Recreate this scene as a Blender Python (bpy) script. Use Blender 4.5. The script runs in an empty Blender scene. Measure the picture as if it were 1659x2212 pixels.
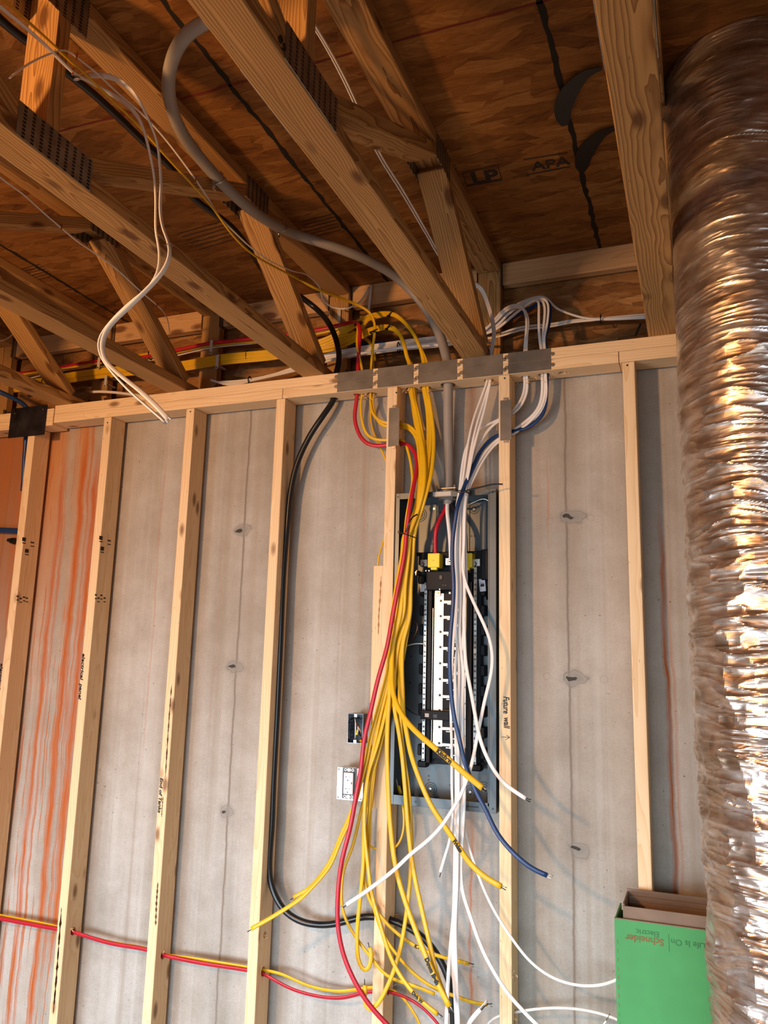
import bpy, bmesh, math, random
import numpy as np
from mathutils import Vector, Matrix
random.seed(7)
SC = bpy.context.scene
COL = SC.collection
# ---------------------------------------------------------------- camera
W, H, F = 1659, 2212, 1732.5
CAM = np.array([1.0101, -2.5628, 1.5545])
YAW, PITCH, ROLL = -0.3759, 0.1838, 0.0254
_f = np.array([math.sin(YAW)*math.cos(PITCH), math.cos(YAW)*math.cos(PITCH), math.sin(PITCH)])
_r = np.array([math.cos(YAW), -math.sin(YAW), 0]); _u = np.cross(_r, _f)
_c, _s = math.cos(ROLL), math.sin(ROLL)
ROT = np.array([_c*_r+_s*_u, -_s*_r+_c*_u, _f])
cd = bpy.data.cameras.new('camera'); cam = bpy.data.objects.new('camera', cd); COL.objects.link(cam)
cd.sensor_fit = 'VERTICAL'; cd.sensor_height = 24; cd.lens = F/H*24; cd.clip_start = .01
m = Matrix([[ROT[0][i], ROT[1][i], -ROT[2][i], CAM[i]] for i in range(3)]+[[0, 0, 0, 1]])
cam.matrix_world = m
SC.camera = cam
# ---------------------------------------------------------------- light and exposure
SC.view_settings.view_transform = 'Standard'; SC.view_settings.look = 'None'
SC.view_settings.gamma = 1; SC.view_settings.use_curve_mapping = False
SC.view_settings.exposure = 0.06
wd = bpy.data.worlds.new('world'); SC.world = wd; wd.use_nodes = True
wd.node_tree.nodes['Background'].inputs[0].default_value = (.60, .44, .31, 1)
wd.node_tree.nodes['Background'].inputs[1].default_value = .17
def area(name, loc, target, sx, sy, power, color):
    l = bpy.data.lights.new(name, 'AREA'); l.shape = 'RECTANGLE'; l.size = sx; l.size_y = sy
    l.energy = power; l.color = color
    o = bpy.data.objects.new(name, l); COL.objects.link(o); o.location = loc
    o.rotation_euler = (Vector(target)-Vector(loc)).to_track_quat('-Z', 'Y').to_euler()
    return o
# daylight through the door behind the photographer, plus an added low light for upward cable shadows
l1 = area('door_daylight', (.6, -5.0, 1.0), (.6, 0, -.1), 4.2, 1.9, 44, (.70, .86, 1.0)); l1.data.spread = 1.2
l2 = area('low_daylight', (-1.8, -3.0, .45), (-.1, 0, -.1), 1.5, .8, 38, (.74, .88, 1.0)); l2.data.spread = 1.7
# bare warm work lamp under the trusses
pl = bpy.data.lights.new('work_lamp', 'POINT'); pl.energy = 225; pl.color = (1, .52, .20); pl.shadow_soft_size = .09
po = bpy.data.objects.new('work_lamp', pl); COL.objects.link(po); po.location = (-1.1, -3.0, 2.3)

# ---------------------------------------------------------------- helpers
def proj(P):
    q = ROT@(np.array(P, float)-CAM)
    return W/2+F*q[0]/q[2], H/2-F*q[1]/q[2]
def at(px, py, y=None, x=None, z=None):
    d = ROT.T@np.array([(px-W/2)/F, (H/2-py)/F, 1])
    if y is not None: t = (y-CAM[1])/d[1]
    elif x is not None: t = (x-CAM[0])/d[0]
    else: t = (z-CAM[2])/d[2]
    return Vector(CAM+t*d)
def tag(o, label=None, cat=None, group=None, kind=None):
    if label: o['label'] = label
    if cat: o['category'] = cat
    if group: o['group'] = group
    if kind: o['kind'] = kind
    return o
def empty(name, loc=(0, 0, 0), label=None, cat=None, group=None):
    o = bpy.data.objects.new(name, None); COL.objects.link(o); o.location = loc
    o.empty_display_size = .02
    return tag(o, label, cat, group)
def link(name, bm, mat, parent=None, smooth=False, loc=None):
    me = bpy.data.meshes.new(name)
    bm.normal_update(); bm.to_mesh(me); bm.free()
    for mm in (mat if isinstance(mat, (list, tuple)) else [mat]): me.materials.append(mm)
    if smooth: me.shade_smooth()
    o = bpy.data.objects.new(name, me); COL.objects.link(o)
    if parent: adopt(o, parent)
    if loc is not None: o.location = loc
    return o
def wm(o):
    return (wm(o.parent)@o.matrix_parent_inverse@o.matrix_basis) if o.parent else o.matrix_basis.copy()
def adopt(o, parent):
    o.parent = parent; o.matrix_parent_inverse = wm(parent).inverted()
    return o
def add_box(bm, x0, x1, y0, y1, z0, z1, bev=0, seg=1):
    vs = [bm.verts.new((x, y, z)) for x in (x0, x1) for y in (y0, y1) for z in (z0, z1)]
    idx = [(0, 1, 3, 2), (4, 6, 7, 5), (0, 4, 5, 1), (2, 3, 7, 6), (0, 2, 6, 4), (1, 5, 7, 3)]
    fs = [bm.faces.new([vs[i] for i in f]) for f in idx]
    if bev:
        es = list({e for f in fs for e in f.edges})
        bmesh.ops.bevel(bm, geom=es, offset=bev, segments=seg, affect='EDGES', profile=.5)
    return fs
def add_cyl(bm, c, axis, r, h, n=20, r2=None):
    """cylinder starting at c and going h along axis"""
    a = Vector(axis).normalized(); t = a.orthogonal().normalized(); b = a.cross(t)
    r2 = r if r2 is None else r2
    A = [bm.verts.new(Vector(c)+(t*math.cos(k*2*math.pi/n)+b*math.sin(k*2*math.pi/n))*r) for k in range(n)]
    B = [bm.verts.new(Vector(c)+a*h+(t*math.cos(k*2*math.pi/n)+b*math.sin(k*2*math.pi/n))*r2) for k in range(n)]
    for k in range(n): bm.faces.new((A[k], A[(k+1) % n], B[(k+1) % n], B[k]))
    bm.faces.new(A[::-1]); bm.faces.new(B)
def add_ring(bm, c, axis, R, r, n=28, m_=8):
    a = Vector(axis).normalized(); t = a.orthogonal().normalized(); b = a.cross(t)
    rows = []
    for k in range(n):
        d = t*math.cos(k*2*math.pi/n)+b*math.sin(k*2*math.pi/n)
        rows.append([bm.verts.new(Vector(c)+d*(R+r*math.cos(j*2*math.pi/m_))+a*r*math.sin(j*2*math.pi/m_)) for j in range(m_)])
    for k in range(n):
        for j in range(m_):
            bm.faces.new((rows[k][j], rows[(k+1) % n][j], rows[(k+1) % n][(j+1) % m_], rows[k][(j+1) % m_]))
def box_obj(name, b, mat, parent=None, bev=0, seg=1):
    bm = bmesh.new(); add_box(bm, *b, bev=bev, seg=seg); return link(name, bm, mat, parent)

# ---------------------------------------------------------------- materials
class NT:
    def __init__(s, name, rough=.6, metal=0, spec=.4):
        s.m = bpy.data.materials.new(name); s.m.use_nodes = True
        s.t = s.m.node_tree; s.b = s.t.nodes['Principled BSDF']
        s.b.inputs['Roughness'].default_value = rough; s.b.inputs['Metallic'].default_value = metal
        s.b.inputs['Specular IOR Level'].default_value = spec
    def n(s, typ, **kw):
        nd = s.t.nodes.new(typ)
        for k, v in kw.items():
            if k.startswith('i_'):
                key = k[2:]; key = int(key) if key.isdigit() else key.replace('_', ' ')
                if hasattr(v, 'node'): s.t.links.new(v, nd.inputs[key])
                else: nd.inputs[key].default_value = v
            else: setattr(nd, k, v)
        return nd
    def math(s, op, a, b=None, c=None, clamp=False):
        nd = s.t.nodes.new('ShaderNodeMath'); nd.operation = op; nd.use_clamp = clamp
        for i, v in enumerate((a, b, c)):
            if v is None: continue
            if hasattr(v, 'node'): s.t.links.new(v, nd.inputs[i])
            else: nd.inputs[i].default_value = v
        return nd.outputs[0]
    def vmath(s, op, a, b):
        nd = s.t.nodes.new('ShaderNodeVectorMath'); nd.operation = op
        for i, v in enumerate((a, b)):
            if hasattr(v, 'node'): s.t.links.new(v, nd.inputs[i])
            else: nd.inputs[i].default_value = v
        return nd.outputs[0]
    def ramp(s, f, stops, interp='LINEAR'):
        nd = s.t.nodes.new('ShaderNodeValToRGB'); nd.color_ramp.interpolation = interp
        e = nd.color_ramp.elements
        while len(e) > 1: e.remove(e[-1])
        e[0].position = stops[0][0]; e[0].color = (*stops[0][1], 1)
        for p, c in stops[1:]:
            x = e.new(p); x.color = (*c, 1)
        s.t.links.new(f, nd.inputs[0]); return nd.outputs[0]
    def mix(s, f, a, b, mode='MIX'):
        nd = s.t.nodes.new('ShaderNodeMix'); nd.data_type = 'RGBA'; nd.blend_type = mode; nd.clamp_factor = True
        for i, v in ((0, f), (6, a), (7, b)):
            if hasattr(v, 'node'): s.t.links.new(v, nd.inputs[i])
            else: nd.inputs[i].default_value = v if i == 0 else (*v, 1)
        return nd.outputs[2]
    def noise(s, vec, scale, detail=3, rough=.5, dist=0):
        nd = s.n('ShaderNodeTexNoise'); s.t.links.new(vec, nd.inputs['Vector'])
        nd.inputs['Scale'].default_value = scale; nd.inputs['Detail'].default_value = detail
        nd.inputs['Roughness'].default_value = rough; nd.inputs['Distortion'].default_value = dist
        return nd.outputs[0]
    def vor(s, vec, scale, feature='F1', out='Distance', rnd=1):
        nd = s.n('ShaderNodeTexVoronoi', feature=feature); s.t.links.new(vec, nd.inputs['Vector'])
        nd.inputs['Scale'].default_value = scale; nd.inputs['Randomness'].default_value = rnd
        return nd.outputs[out]
    def mapv(s, vec, scale=(1, 1, 1), rot=(0, 0, 0), loc=(0, 0, 0)):
        nd = s.n('ShaderNodeMapping'); s.t.links.new(vec, nd.inputs[0])
        nd.inputs['Location'].default_value = loc; nd.inputs['Rotation'].default_value = rot; nd.inputs['Scale'].default_value = scale
        return nd.outputs[0]
    def bump(s, h, strength=.3, dist=.002):
        nd = s.n('ShaderNodeBump'); nd.inputs['Strength'].default_value = strength; nd.inputs['Distance'].default_value = dist
        s.t.links.new(h, nd.inputs['Height']); s.t.links.new(nd.outputs[0], s.b.inputs['Normal'])
    def color(s, c):
        if hasattr(c, 'node'): s.t.links.new(c, s.b.inputs['Base Color'])
        else: s.b.inputs['Base Color'].default_value = (*c, 1)
    def rough(s, r): s.t.links.new(r, s.b.inputs['Roughness'])

def simple(name, c, rough=.5, metal=0, var=.12, spec=.4, bumps=0, bscale=200):
    k = NT(name, rough, metal, spec)
    co = k.n('ShaderNodeTexCoord').outputs['Object']
    n = k.noise(co, 14, 3)
    lo = tuple(v*(1-var) for v in c); hi = tuple(min(1, v*(1+var)) for v in c)
    k.color(k.ramp(n, [(.3, lo), (.7, hi)]))
    if bumps: k.bump(k.noise(co, bscale, 2), bumps, .001)
    return k.m

def wood(name, light, dark, knot, ring=.0075, contrast=1.0, knots=1.0, blotch=.35):
    k = NT(name, .62, 0, .25)
    co = k.n('ShaderNodeTexCoord').outputs['Object']
    rnd = k.n('ShaderNodeObjectInfo').outputs['Random']
    off = k.n('ShaderNodeCombineXYZ', i_0=k.math('MULTIPLY', rnd, 37.3), i_1=k.math('MULTIPLY', rnd, 0), i_2=0.0).outputs[0]
    v = k.vmath('ADD', co, off)
    # knots
    kv = k.mapv(v, (5.2, 12, 12))
    kd = k.vor(kv, 1.0)
    kmask = k.math('SUBTRACT', .25*knots, kd)
    kmask = k.math('MULTIPLY', kmask, 9.0, clamp=True)
    kinf = k.math('POWER', k.math('SUBTRACT', 1.0, k.math('MULTIPLY', kd, 1.6, clamp=True)), 2.5)
    # growth rings round a pith that lies off the board
    nA = k.noise(k.mapv(v, (1.1, 9, 9)), 1.0, 3)
    nB = k.noise(k.mapv(v, (2.3, 14, 14), loc=(5, 3, 1)), 1.0, 3)
    sep = k.n('ShaderNodeSeparateXYZ'); k.t.links.new(co, sep.inputs[0])
    oy = k.math('MULTIPLY', k.math('SUBTRACT', k.math('FRACT', k.math('MULTIPLY', rnd, 7.7)), .5), .09)
    oz = k.math('ADD', k.math('MULTIPLY', k.math('FRACT', k.math('MULTIPLY', rnd, 3.1)), .05), .012)
    yy = k.math('ADD', k.math('ADD', sep.outputs[1], oy), k.math('MULTIPLY', k.math('SUBTRACT', nA, .5), .06))
    zz = k.math('ADD', k.math('ADD', sep.outputs[2], oz), k.math('MULTIPLY', k.math('SUBTRACT', nB, .5), .05))
    r = k.math('SQRT', k.math('ADD', k.math('MULTIPLY', yy, yy), k.math('MULTIPLY', zz, zz)))
    r = k.math('ADD', r, k.math('MULTIPLY', kinf, .016))
    fr = k.math('FRACT', k.math('DIVIDE', r, ring))
    late = k.math('POWER', fr, 2.2)
    fine = k.noise(k.mapv(v, (4, 260, 260)), 1.0, 2)
    blot = k.noise(k.mapv(v, (1.7, 7, 7), loc=(9, 2, 4)), 1.0, 4)
    c = k.mix(k.math('MULTIPLY', late, .75*contrast), light, dark)
    c = k.mix(k.math('MULTIPLY', fine, .22), c, dark)
    c = k.mix(k.math('MULTIPLY', k.math('SUBTRACT', blot, .38, clamp=True), blotch*2.2), c, tuple(x*.62 for x in dark))
    c = k.mix(k.math('MULTIPLY', k.math('SUBTRACT', .42, blot, clamp=True), 1.6), c, tuple(min(1, x*1.12) for x in light))
    c = k.mix(k.math('MULTIPLY', kmask, .85), c, knot)
    # small nail dents and specks
    sp = k.vor(k.mapv(v, (14, 60, 60)), 1.0)
    c = k.mix(k.math('MULTIPLY', k.math('SUBTRACT', .085, sp), 10, clamp=True), c, (.05, .025, .01))
    k.color(c)
    k.bump(k.math('ADD', k.math('MULTIPLY', late, .6), k.math('MULTIPLY', fine, .7)), .25, .0012)
    return k.m

def osb(name, cols, axes='xy', scale=1.0):
    k = NT(name, .72, 0, .2)
    co = k.n('ShaderNodeTexCoord').outputs['Object']
    if axes == 'xz': co = k.mapv(co, rot=(math.pi/2, 0, 0))
    dn = k.n('ShaderNodeTexNoise'); k.t.links.new(co, dn.inputs['Vector']); dn.inputs['Scale'].default_value = 9
    co2 = k.vmath('ADD', co, k.vmath('MULTIPLY', k.vmath('SUBTRACT', dn.outputs[1], (.5, .5, .5)), (.03, .03, .0)))
    lay = []
    for i, (a, sx, sy) in enumerate(((.15, 7, 27), (.9, 9, 30), (-.35, 6, 22), (2.2, 12, 36))):
        vv = k.mapv(co2, (sx*scale, sy*scale, 1), rot=(0, 0, a), loc=(i*3.3, i*1.7, 0))
        nd = k.n('ShaderNodeTexVoronoi', voronoi_dimensions='2D'); k.t.links.new(vv, nd.inputs['Vector']); nd.inputs['Scale'].default_value = 1
        sp = k.n('ShaderNodeSeparateColor'); k.t.links.new(nd.outputs['Color'], sp.inputs[0])
        gr = k.noise(k.vmath('ADD', k.mapv(vv, (.9, 4.5, 1)), nd.outputs['Color']), 1.0, 4, .65)
        val = k.math('ADD', k.math('MULTIPLY', sp.outputs[0], .38), k.math('MULTIPLY', gr, .62))
        lay.append((val, sp.outputs[1]))
    a = lay[0][0]
    a = k.mix(k.math('GREATER_THAN', lay[1][1], .55), a, lay[1][0])
    a = k.mix(k.math('GREATER_THAN', lay[2][1], .62), a, lay[2][0])
    a = k.mix(k.math('GREATER_THAN', lay[3][1], .74), a, lay[3][0])
    fib = k.noise(k.mapv(co2, (18, 60, 1)), 1.0, 5, .7, 1.5)
    f = k.math('ADD', k.math('MULTIPLY', a, .72), k.math('MULTIPLY', fib, .36))
    f = k.math('ADD', f, k.math('MULTIPLY', k.math('SUBTRACT', k.noise(co, 2.2, 2), .5), .35))
    k.color(k.ramp(f, [(.25, cols[0]), (.45, cols[1]), (.62, cols[2]), (.85, cols[3])]))
    k.bump(f, .5, .003)
    return k.m

M = {}
M['stud'] = wood('spruce_stud_wood', (.84, .62, .38), (.66, .39, .17), (.20, .09, .035), ring=.0085, contrast=.75, knots=.75, blotch=.15)
M['truss'] = wood('pine_truss_wood', (.56, .32, .12), (.20, .080, .020), (.10, .035, .010), ring=.0072, contrast=1.25, knots=.9, blotch=.32)
M['ribbon'] = wood('ribbon_pine_wood', (.66, .40, .20), (.46, .24, .10), (.14, .05, .02), ring=.009, contrast=.7, knots=1.1, blotch=.2)
M['osb'] = osb('oriented_strand_board', [(.055, .016, .004), (.19, .070, .014), (.27, .108, .024), (.42, .20, .06)])
M['osb_rim'] = osb('rim_strand_board', [(.09, .033, .010), (.22, .095, .028), (.33, .16, .055), (.52, .30, .13)], axes='xz', scale=1.0)
M['yellow'] = simple('yellow_cable_jacket', (.72, .41, .010), .38, var=.07)
M['red'] = simple('red_cable_jacket', (.47, .012, .028), .38, var=.08)
M['white'] = simple('white_cable_jacket', (.78, .73, .69), .4, var=.04)
M['blue'] = simple('blue_cable_jacket', (.011, .038, .125), .35, var=.1)
M['black'] = simple('black_cable_jacket', (.010, .010, .011), .28, var=.2)
M['tie'] = simple('black_nylon', (.008, .008, .009), .4)
M['gray'] = simple('grey_service_sheath', (.30, .265, .235), .42, var=.06, bumps=.15, bscale=60)
M['clear'] = simple('milky_nylon_clip', (.52, .47, .42), .4)
M['galv'] = simple('galvanised_plate', (.145, .13, .118), .5, .55, var=.25, bumps=.1, bscale=90)
M['darksteel'] = simple('blued_steel_plate', (.045, .042, .05), .30, .7, var=.6, bumps=.1, bscale=60)
M['steelbox'] = simple('grey_enamel_steel', (.085, .098, .105), .36, .3, var=.08)
M['bright'] = simple('bright_zinc', (.55, .53, .50), .25, .9, var=.1)
M['chrome'] = simple('dark_box_steel', (.14, .14, .15), .22, .9, var=.3)
M['copper'] = simple('copper', (.60, .25, .11), .3, .9)
M['tin'] = simple('tinned_busbar', (.62, .55, .46), .33, .55, var=.1)
M['blackplastic'] = simple('black_plastic', (.009, .009, .011), .5, var=.2, spec=.15)
M['lugyellow'] = simple('yellow_plastic', (.78, .60, .03), .4, var=.04)
M['label'] = simple('white_sticker', (.62, .62, .66), .5, var=.03)
M['ink'] = simple('black_marker_ink', (.01, .009, .008), .6)
M['stamp'] = simple('faded_stamp_ink', (.035, .02, .012), .8)
M['whiteplastic'] = simple('white_plastic', (.80, .77, .77), .3, var=.02)
M['steelplate'] = simple('raised_steel_cover', (.50, .48, .46), .35, .6, var=.08)
M['cardboard'] = simple('brown_cardboard', (.22, .145, .10), .8, var=.12)
M['green'] = simple('green_printed_cardboard', (.062, .29, .088), .65, var=.05, bumps=.05, bscale=300)
M['redink'] = simple('rust_red_print', (.20, .11, .035), .7)
M['dkgreen'] = simple('dark_green_print', (.035, .16, .05), .7)
M['splinter'] = simple('torn_wood_fibre', (.70, .47, .25), .8)
M['paint'] = simple('black_seam_paint', (.012, .007, .004), .85)
M['redchalk'] = simple('red_chalk', (.16, .018, .008), .85)
M['pvc'] = simple('dark_grey_knockout', (.085, .10, .11), .4, .3)
# gusset plate with punched teeth
k = NT('toothed_connector_plate', .38, .8, .5)
co = k.n('ShaderNodeTexCoord').outputs['Object']
sp = k.n('ShaderNodeSeparateXYZ'); k.t.links.new(co, sp.inputs[0])
fy = k.math('ABSOLUTE', k.math('SUBTRACT', k.math('FRACT', k.math('DIVIDE', sp.outputs[1], .024)), .5))
fz = k.math('ABSOLUTE', k.math('SUBTRACT', k.math('FRACT', k.math('DIVIDE', sp.outputs[2], .0085)), .5))
slot = k.math('MULTIPLY', k.math('LESS_THAN', fy, .18), k.math('LESS_THAN', fz, .30))
k.color(k.mix(slot, k.ramp(k.noise(co, 30, 3), [(.3, (.22, .19, .16)), (.7, (.38, .35, .31))]), (.03, .022, .016)))
k.bump(k.math('SUBTRACT', 1, slot), .8, .002)
M['teeth'] = k.m

# concrete with form seams, tie patches, pits and rust runs
def concrete():
    k = NT('poured_concrete', .8, 0, .25)
    co = k.n('ShaderNodeTexCoord').outputs['Object']
    sp = k.n('ShaderNodeSeparateXYZ'); k.t.links.new(co, sp.inputs[0]); X, Y, Z = sp.outputs
    big = k.noise(co, 1.6, 5, .6); med = k.noise(co, 9, 5, .65); fine = k.noise(co, 160, 3, .7)
    vert = k.noise(k.mapv(co, (9, 1, .35)), 1.0, 4)
    f = k.math('ADD', k.math('MULTIPLY', big, .30), k.math('ADD', k.math('MULTIPLY', med, .22), k.math('ADD', k.math('MULTIPLY', fine, .16), k.math('MULTIPLY', vert, .32))))
    c = k.ramp(f, [(.38, (.265, .24, .205)), (.5, (.385, .355, .32)), (.60, (.50, .48, .45))])
    st = k.noise(k.mapv(co, (16, 1, .22), loc=(4, 0, 2)), 1.0, 4, .6)
    c = k.mix(k.math('MULTIPLY', k.math('SUBTRACT', st, .54, clamp=True), 2.6, clamp=True), c, (.26, .20, .145))
    c = k.mix(k.math('MULTIPLY', k.math('SUBTRACT', .44, st, clamp=True), 2.2, clamp=True), c, (.58, .565, .54))
    # tan form-oil tint in broad vertical bands; lamp warmth painted in towards the top
    tint = k.math('MULTIPLY', k.math('SUBTRACT', k.noise(k.mapv(co, (3.2, 1, .25), loc=(2, 0, 1)), 1.0, 3), .45, clamp=True), 2.2, clamp=True)
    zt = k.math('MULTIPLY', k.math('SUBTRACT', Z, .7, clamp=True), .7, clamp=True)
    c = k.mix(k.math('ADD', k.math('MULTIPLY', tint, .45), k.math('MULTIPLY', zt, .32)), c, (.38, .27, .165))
    # form seams
    wob = k.math('MULTIPLY', k.math('SUBTRACT', k.noise(k.mapv(co, (1, 1, 5)), 1.0, 5, .7), .5), .022)
    seam = None
    for sx in (-1.86, -1.245, -.625, .612):
        d = k.math('ABSOLUTE', k.math('SUBTRACT', k.math('ADD', X, wob), sx))
        s_ = k.math('SUBTRACT', 1.0, k.math('DIVIDE', d, .0062), clamp=True)
        h = k.math('MULTIPLY', k.math('SUBTRACT', 1.0, k.math('DIVIDE', d, .05), clamp=True), .18)
        s_ = k.math('ADD', k.math('MULTIPLY', s_, .85), h)
        seam = s_ if seam is None else k.math('MAXIMUM', seam, s_)
    # faint ledges every few inches left by the form panels
    led = k.math('ABSOLUTE', k.math('SUBTRACT', k.math('FRACT', k.math('DIVIDE', k.math('ADD', X, k.math('MULTIPLY', wob, .35)), .1035)), .5))
    ledm = k.math('MULTIPLY', k.math('GREATER_THAN', led, .465), k.math('MULTIPLY', k.noise(k.mapv(co, (10, 1, .8)), 1.0, 2), .20))
    c = k.mix(ledm, c, (.24, .21, .185))
    c = k.mix(seam, c, (.20, .155, .12))
    # tie patches: rings and dark cores
    dn_ = k.n('ShaderNodeTexNoise', i_Scale=24.0); k.t.links.new(co, dn_.inputs['Vector'])
    dist = k.vmath('MULTIPLY', k.vmath('SUBTRACT', dn_.outputs[1], (.5, .5, .5)), (.055, 0, .04))
    co3 = k.vmath('ADD', co, dist)
    sp3 = k.n('ShaderNodeSeparateXYZ'); k.t.links.new(co3, sp3.inputs[0])
    tm = None; ring = None; core = None
    for tx in (-.63, .63):
        for tz in (2.042, 1.516, .998):
            dx = k.math('MULTIPLY', k.math('SUBTRACT', sp3.outputs[0], tx), .62); dz = k.math('SUBTRACT', sp3.outputs[2], tz)
            d = k.math('SQRT', k.math('ADD', k.math('MULTIPLY', dx, dx), k.math('MULTIPLY', dz, dz)))
            a = k.math('SUBTRACT', 1, k.math('DIVIDE', d, .034), clamp=True)
            g = k.math('SUBTRACT', 1, k.math('DIVIDE', k.math('ABSOLUTE', k.math('SUBTRACT', d, .022)), .0022), clamp=True)
            q = k.math('LESS_THAN', k.math('SQRT', k.math('ADD', k.math('MULTIPLY', k.math('ADD', dx, .008), k.math('ADD', dx, .008)), k.math('MULTIPLY', dz, k.math('MULTIPLY', dz, 3)))), .011)
            tm = a if tm is None else k.math('MAXIMUM', tm, a)
            ring = g if ring is None else k.math('MAXIMUM', ring, g)
            core = q if core is None else k.math('MAXIMUM', core, q)
    for (cx, cz) in ((.555, 2.03), (.69, 2.035), (.54, 1.52), (.72, 1.515), (.545, 1.02), (.70, .985), (-.70, 1.515), (-.56, 1.512), (-.705, 1.0), (-.55, .99), (-1.02, 2.03), (-1.04, 1.5), (-.36, 1.52), (-.37, 2.03)):
        d = k.math('SQRT', k.math('ADD', k.math('POWER', k.math('SUBTRACT', sp.outputs[0], cx), 2), k.math('POWER', k.math('SUBTRACT', sp.outputs[2], cz), 2)))
        ring = k.math('MAXIMUM', ring, k.math('MULTIPLY', k.math('SUBTRACT', 1, k.math('DIVIDE', k.math('ABSOLUTE', k.math('SUBTRACT', d, .0115)), .0014), clamp=True), .6))
    c = k.mix(k.math('MULTIPLY', tm, 1.3, clamp=True), c, (.25, .225, .195))
    c = k.mix(k.math('MULTIPLY', ring, .8), c, (.19, .165, .14))
    c = k.mix(core, c, (.05, .045, .04))
    # air pits
    pit = k.vor(co, 26, rnd=1); pm = k.math('MULTIPLY', k.math('SUBTRACT', k.math('MULTIPLY', k.noise(co, 3, 2), .13), pit), 22, clamp=True)
    c = k.mix(k.math('MULTIPLY', pm, .8), c, (.13, .11, .09))
    # orange rust runs
    wx = k.math('ADD', X, k.math('MULTIPLY', k.math('SUBTRACT', k.noise(k.mapv(co, (2, 1, 3.2)), 1.0, 4), .5), .05))
    wx = k.math('ADD', wx, k.math('MULTIPLY', k.math('SUBTRACT', k.noise(k.mapv(co, (8, 1, 22)), 1.0, 3), .5), .008))
    cw = k.n('ShaderNodeCombineXYZ', i_0=wx, i_1=0.0, i_2=k.math('MULTIPLY', Z, .02)).outputs[0]
    thin = k.noise(cw, 62, 3, .7)
    run = k.math('MULTIPLY', k.math('SUBTRACT', thin, .55), 22, clamp=True)
    left = k.math('MULTIPLY', k.math('SUBTRACT', -1.31, X), 14, clamp=True)
    zg = k.math('MULTIPLY', k.math('SUBTRACT', Z, 1.25), .9, clamp=True)
    wash = k.math('MULTIPLY', k.math('MULTIPLY', k.math('SUBTRACT', k.noise(k.mapv(cw, (1, 1, 1)), 14, 3), .30), 3.2, clamp=True), zg)
    wash = k.math('MULTIPLY', wash, left)
    far = k.math('MULTIPLY', k.math('SUBTRACT', -1.62, X), 20, clamp=True)
    far = k.math('MULTIPLY', far, k.math('ADD', .30, k.math('MULTIPLY', zg, .6)))
    c = k.mix(k.math('MULTIPLY', wash, .85), c, (.50, .20, .055))
    c = k.mix(far, c, (.34, .12, .04))
    heavy = None
    for hx, hw, zlo, zhi, st in ((-1.555, .016, 0, 2.45, .8), (-1.525, .010, 0, 2.2, .5), (-1.445, .020, 0, 2.55, 1.0), (-1.375, .022, .35, 2.45, .95), (-1.405, .008, .2, 2.5, .5),
                             (.906, .010, .35, 2.1, .75), (.925, .006, .3, 1.9, .3), (.292, .006, 0, 1.12, .6), (.55, .004, 1.9, 2.3, .5), (-.72, .004, 1.2, 2.1, .18), (-1.02, .005, 1.1, 2.45, .28), (-.12, .003, 1.6, 2.35, .3)):
        d = k.math('ABSOLUTE', k.math('SUBTRACT', wx, hx))
        s_ = k.math('SUBTRACT', 1.15, k.math('DIVIDE', d, hw), clamp=True)
        zz = k.math('MULTIPLY', k.math('MULTIPLY', k.math('SUBTRACT', Z, zlo-.001), 5, clamp=True), k.math('MULTIPLY', k.math('SUBTRACT', zhi, Z), 5, clamp=True))
        s_ = k.math('MULTIPLY', k.math('MULTIPLY', s_, zz), st)
        heavy = s_ if heavy is None else k.math('MAXIMUM', heavy, s_)
    heavy = k.math('MULTIPLY', heavy, k.math('ADD', .7, k.math('MULTIPLY', k.math('SUBTRACT', k.noise(cw, 240, 2), .4), 2.6, clamp=True)), clamp=True)
    c = k.mix(heavy, c, (.44, .10, .016))
    c = k.mix(k.math('MULTIPLY', k.math('MULTIPLY', run, left), .75), c, (.44, .12, .025))
    # brown stain under the panel
    db = k.math('SUBTRACT', 1, k.math('DIVIDE', k.math('ABSOLUTE', k.math('SUBTRACT', wx, .285)), .035), clamp=True)
    zb = k.math('MULTIPLY', k.math('SUBTRACT', Z, .93, clamp=True), 5, clamp=True)
    c = k.mix(k.math('MULTIPLY', k.math('MULTIPLY', db, zb), .7), c, (.22, .10, .05))
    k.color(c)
    hgt = k.math('SUBTRACT', k.math('ADD', k.math('MULTIPLY', med, .5), k.math('MULTIPLY', fine, .25)), k.math('ADD', k.math('MULTIPLY', seam, .5), k.math('ADD', k.math('MULTIPLY', ledm, .8), k.math('MULTIPLY', pm, .8))))
    k.bump(hgt, .45, .004)
    return k.m
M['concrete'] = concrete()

PT = 2.6          # top of the stud wall's plates = bearing height of the trusses
SUB = 3.055       # underside of the subfloor
WY = .105         # face of the concrete wall
# ---------------------------------------------------------------- room shell
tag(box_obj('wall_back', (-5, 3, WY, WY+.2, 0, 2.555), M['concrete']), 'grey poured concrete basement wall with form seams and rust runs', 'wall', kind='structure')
tag(box_obj('ceiling', (-5, 3, -6.5, .335, SUB, SUB+.018), M['osb']), 'strand board subfloor seen from below', 'ceiling', kind='structure')
ceiling = bpy.data.objects['ceiling']
fl = simple('floor_concrete', (.30, .29, .275), .8, var=.15, bumps=.2, bscale=30)
tag(box_obj('floor', (-5, 3, -6.5, WY+.2, -.1, 0), fl), 'bare concrete basement floor', 'floor', kind='structure')
o = box_obj('rim_board', (-5, 3, .275, .305, PT, SUB), M['osb_rim'])
tag(o, 'strand board rim closing the floor edge behind the truss ends', 'board')
bm = bmesh.new(); add_box(bm, -4, 4, -.019, .019, -.07, .07, bev=.003)
o = link('sill_plate', bm, M['truss'], loc=(-1, .19, 2.5765)); tag(o, 'flat sill board on top of the concrete under the truss ends', 'board')
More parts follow.
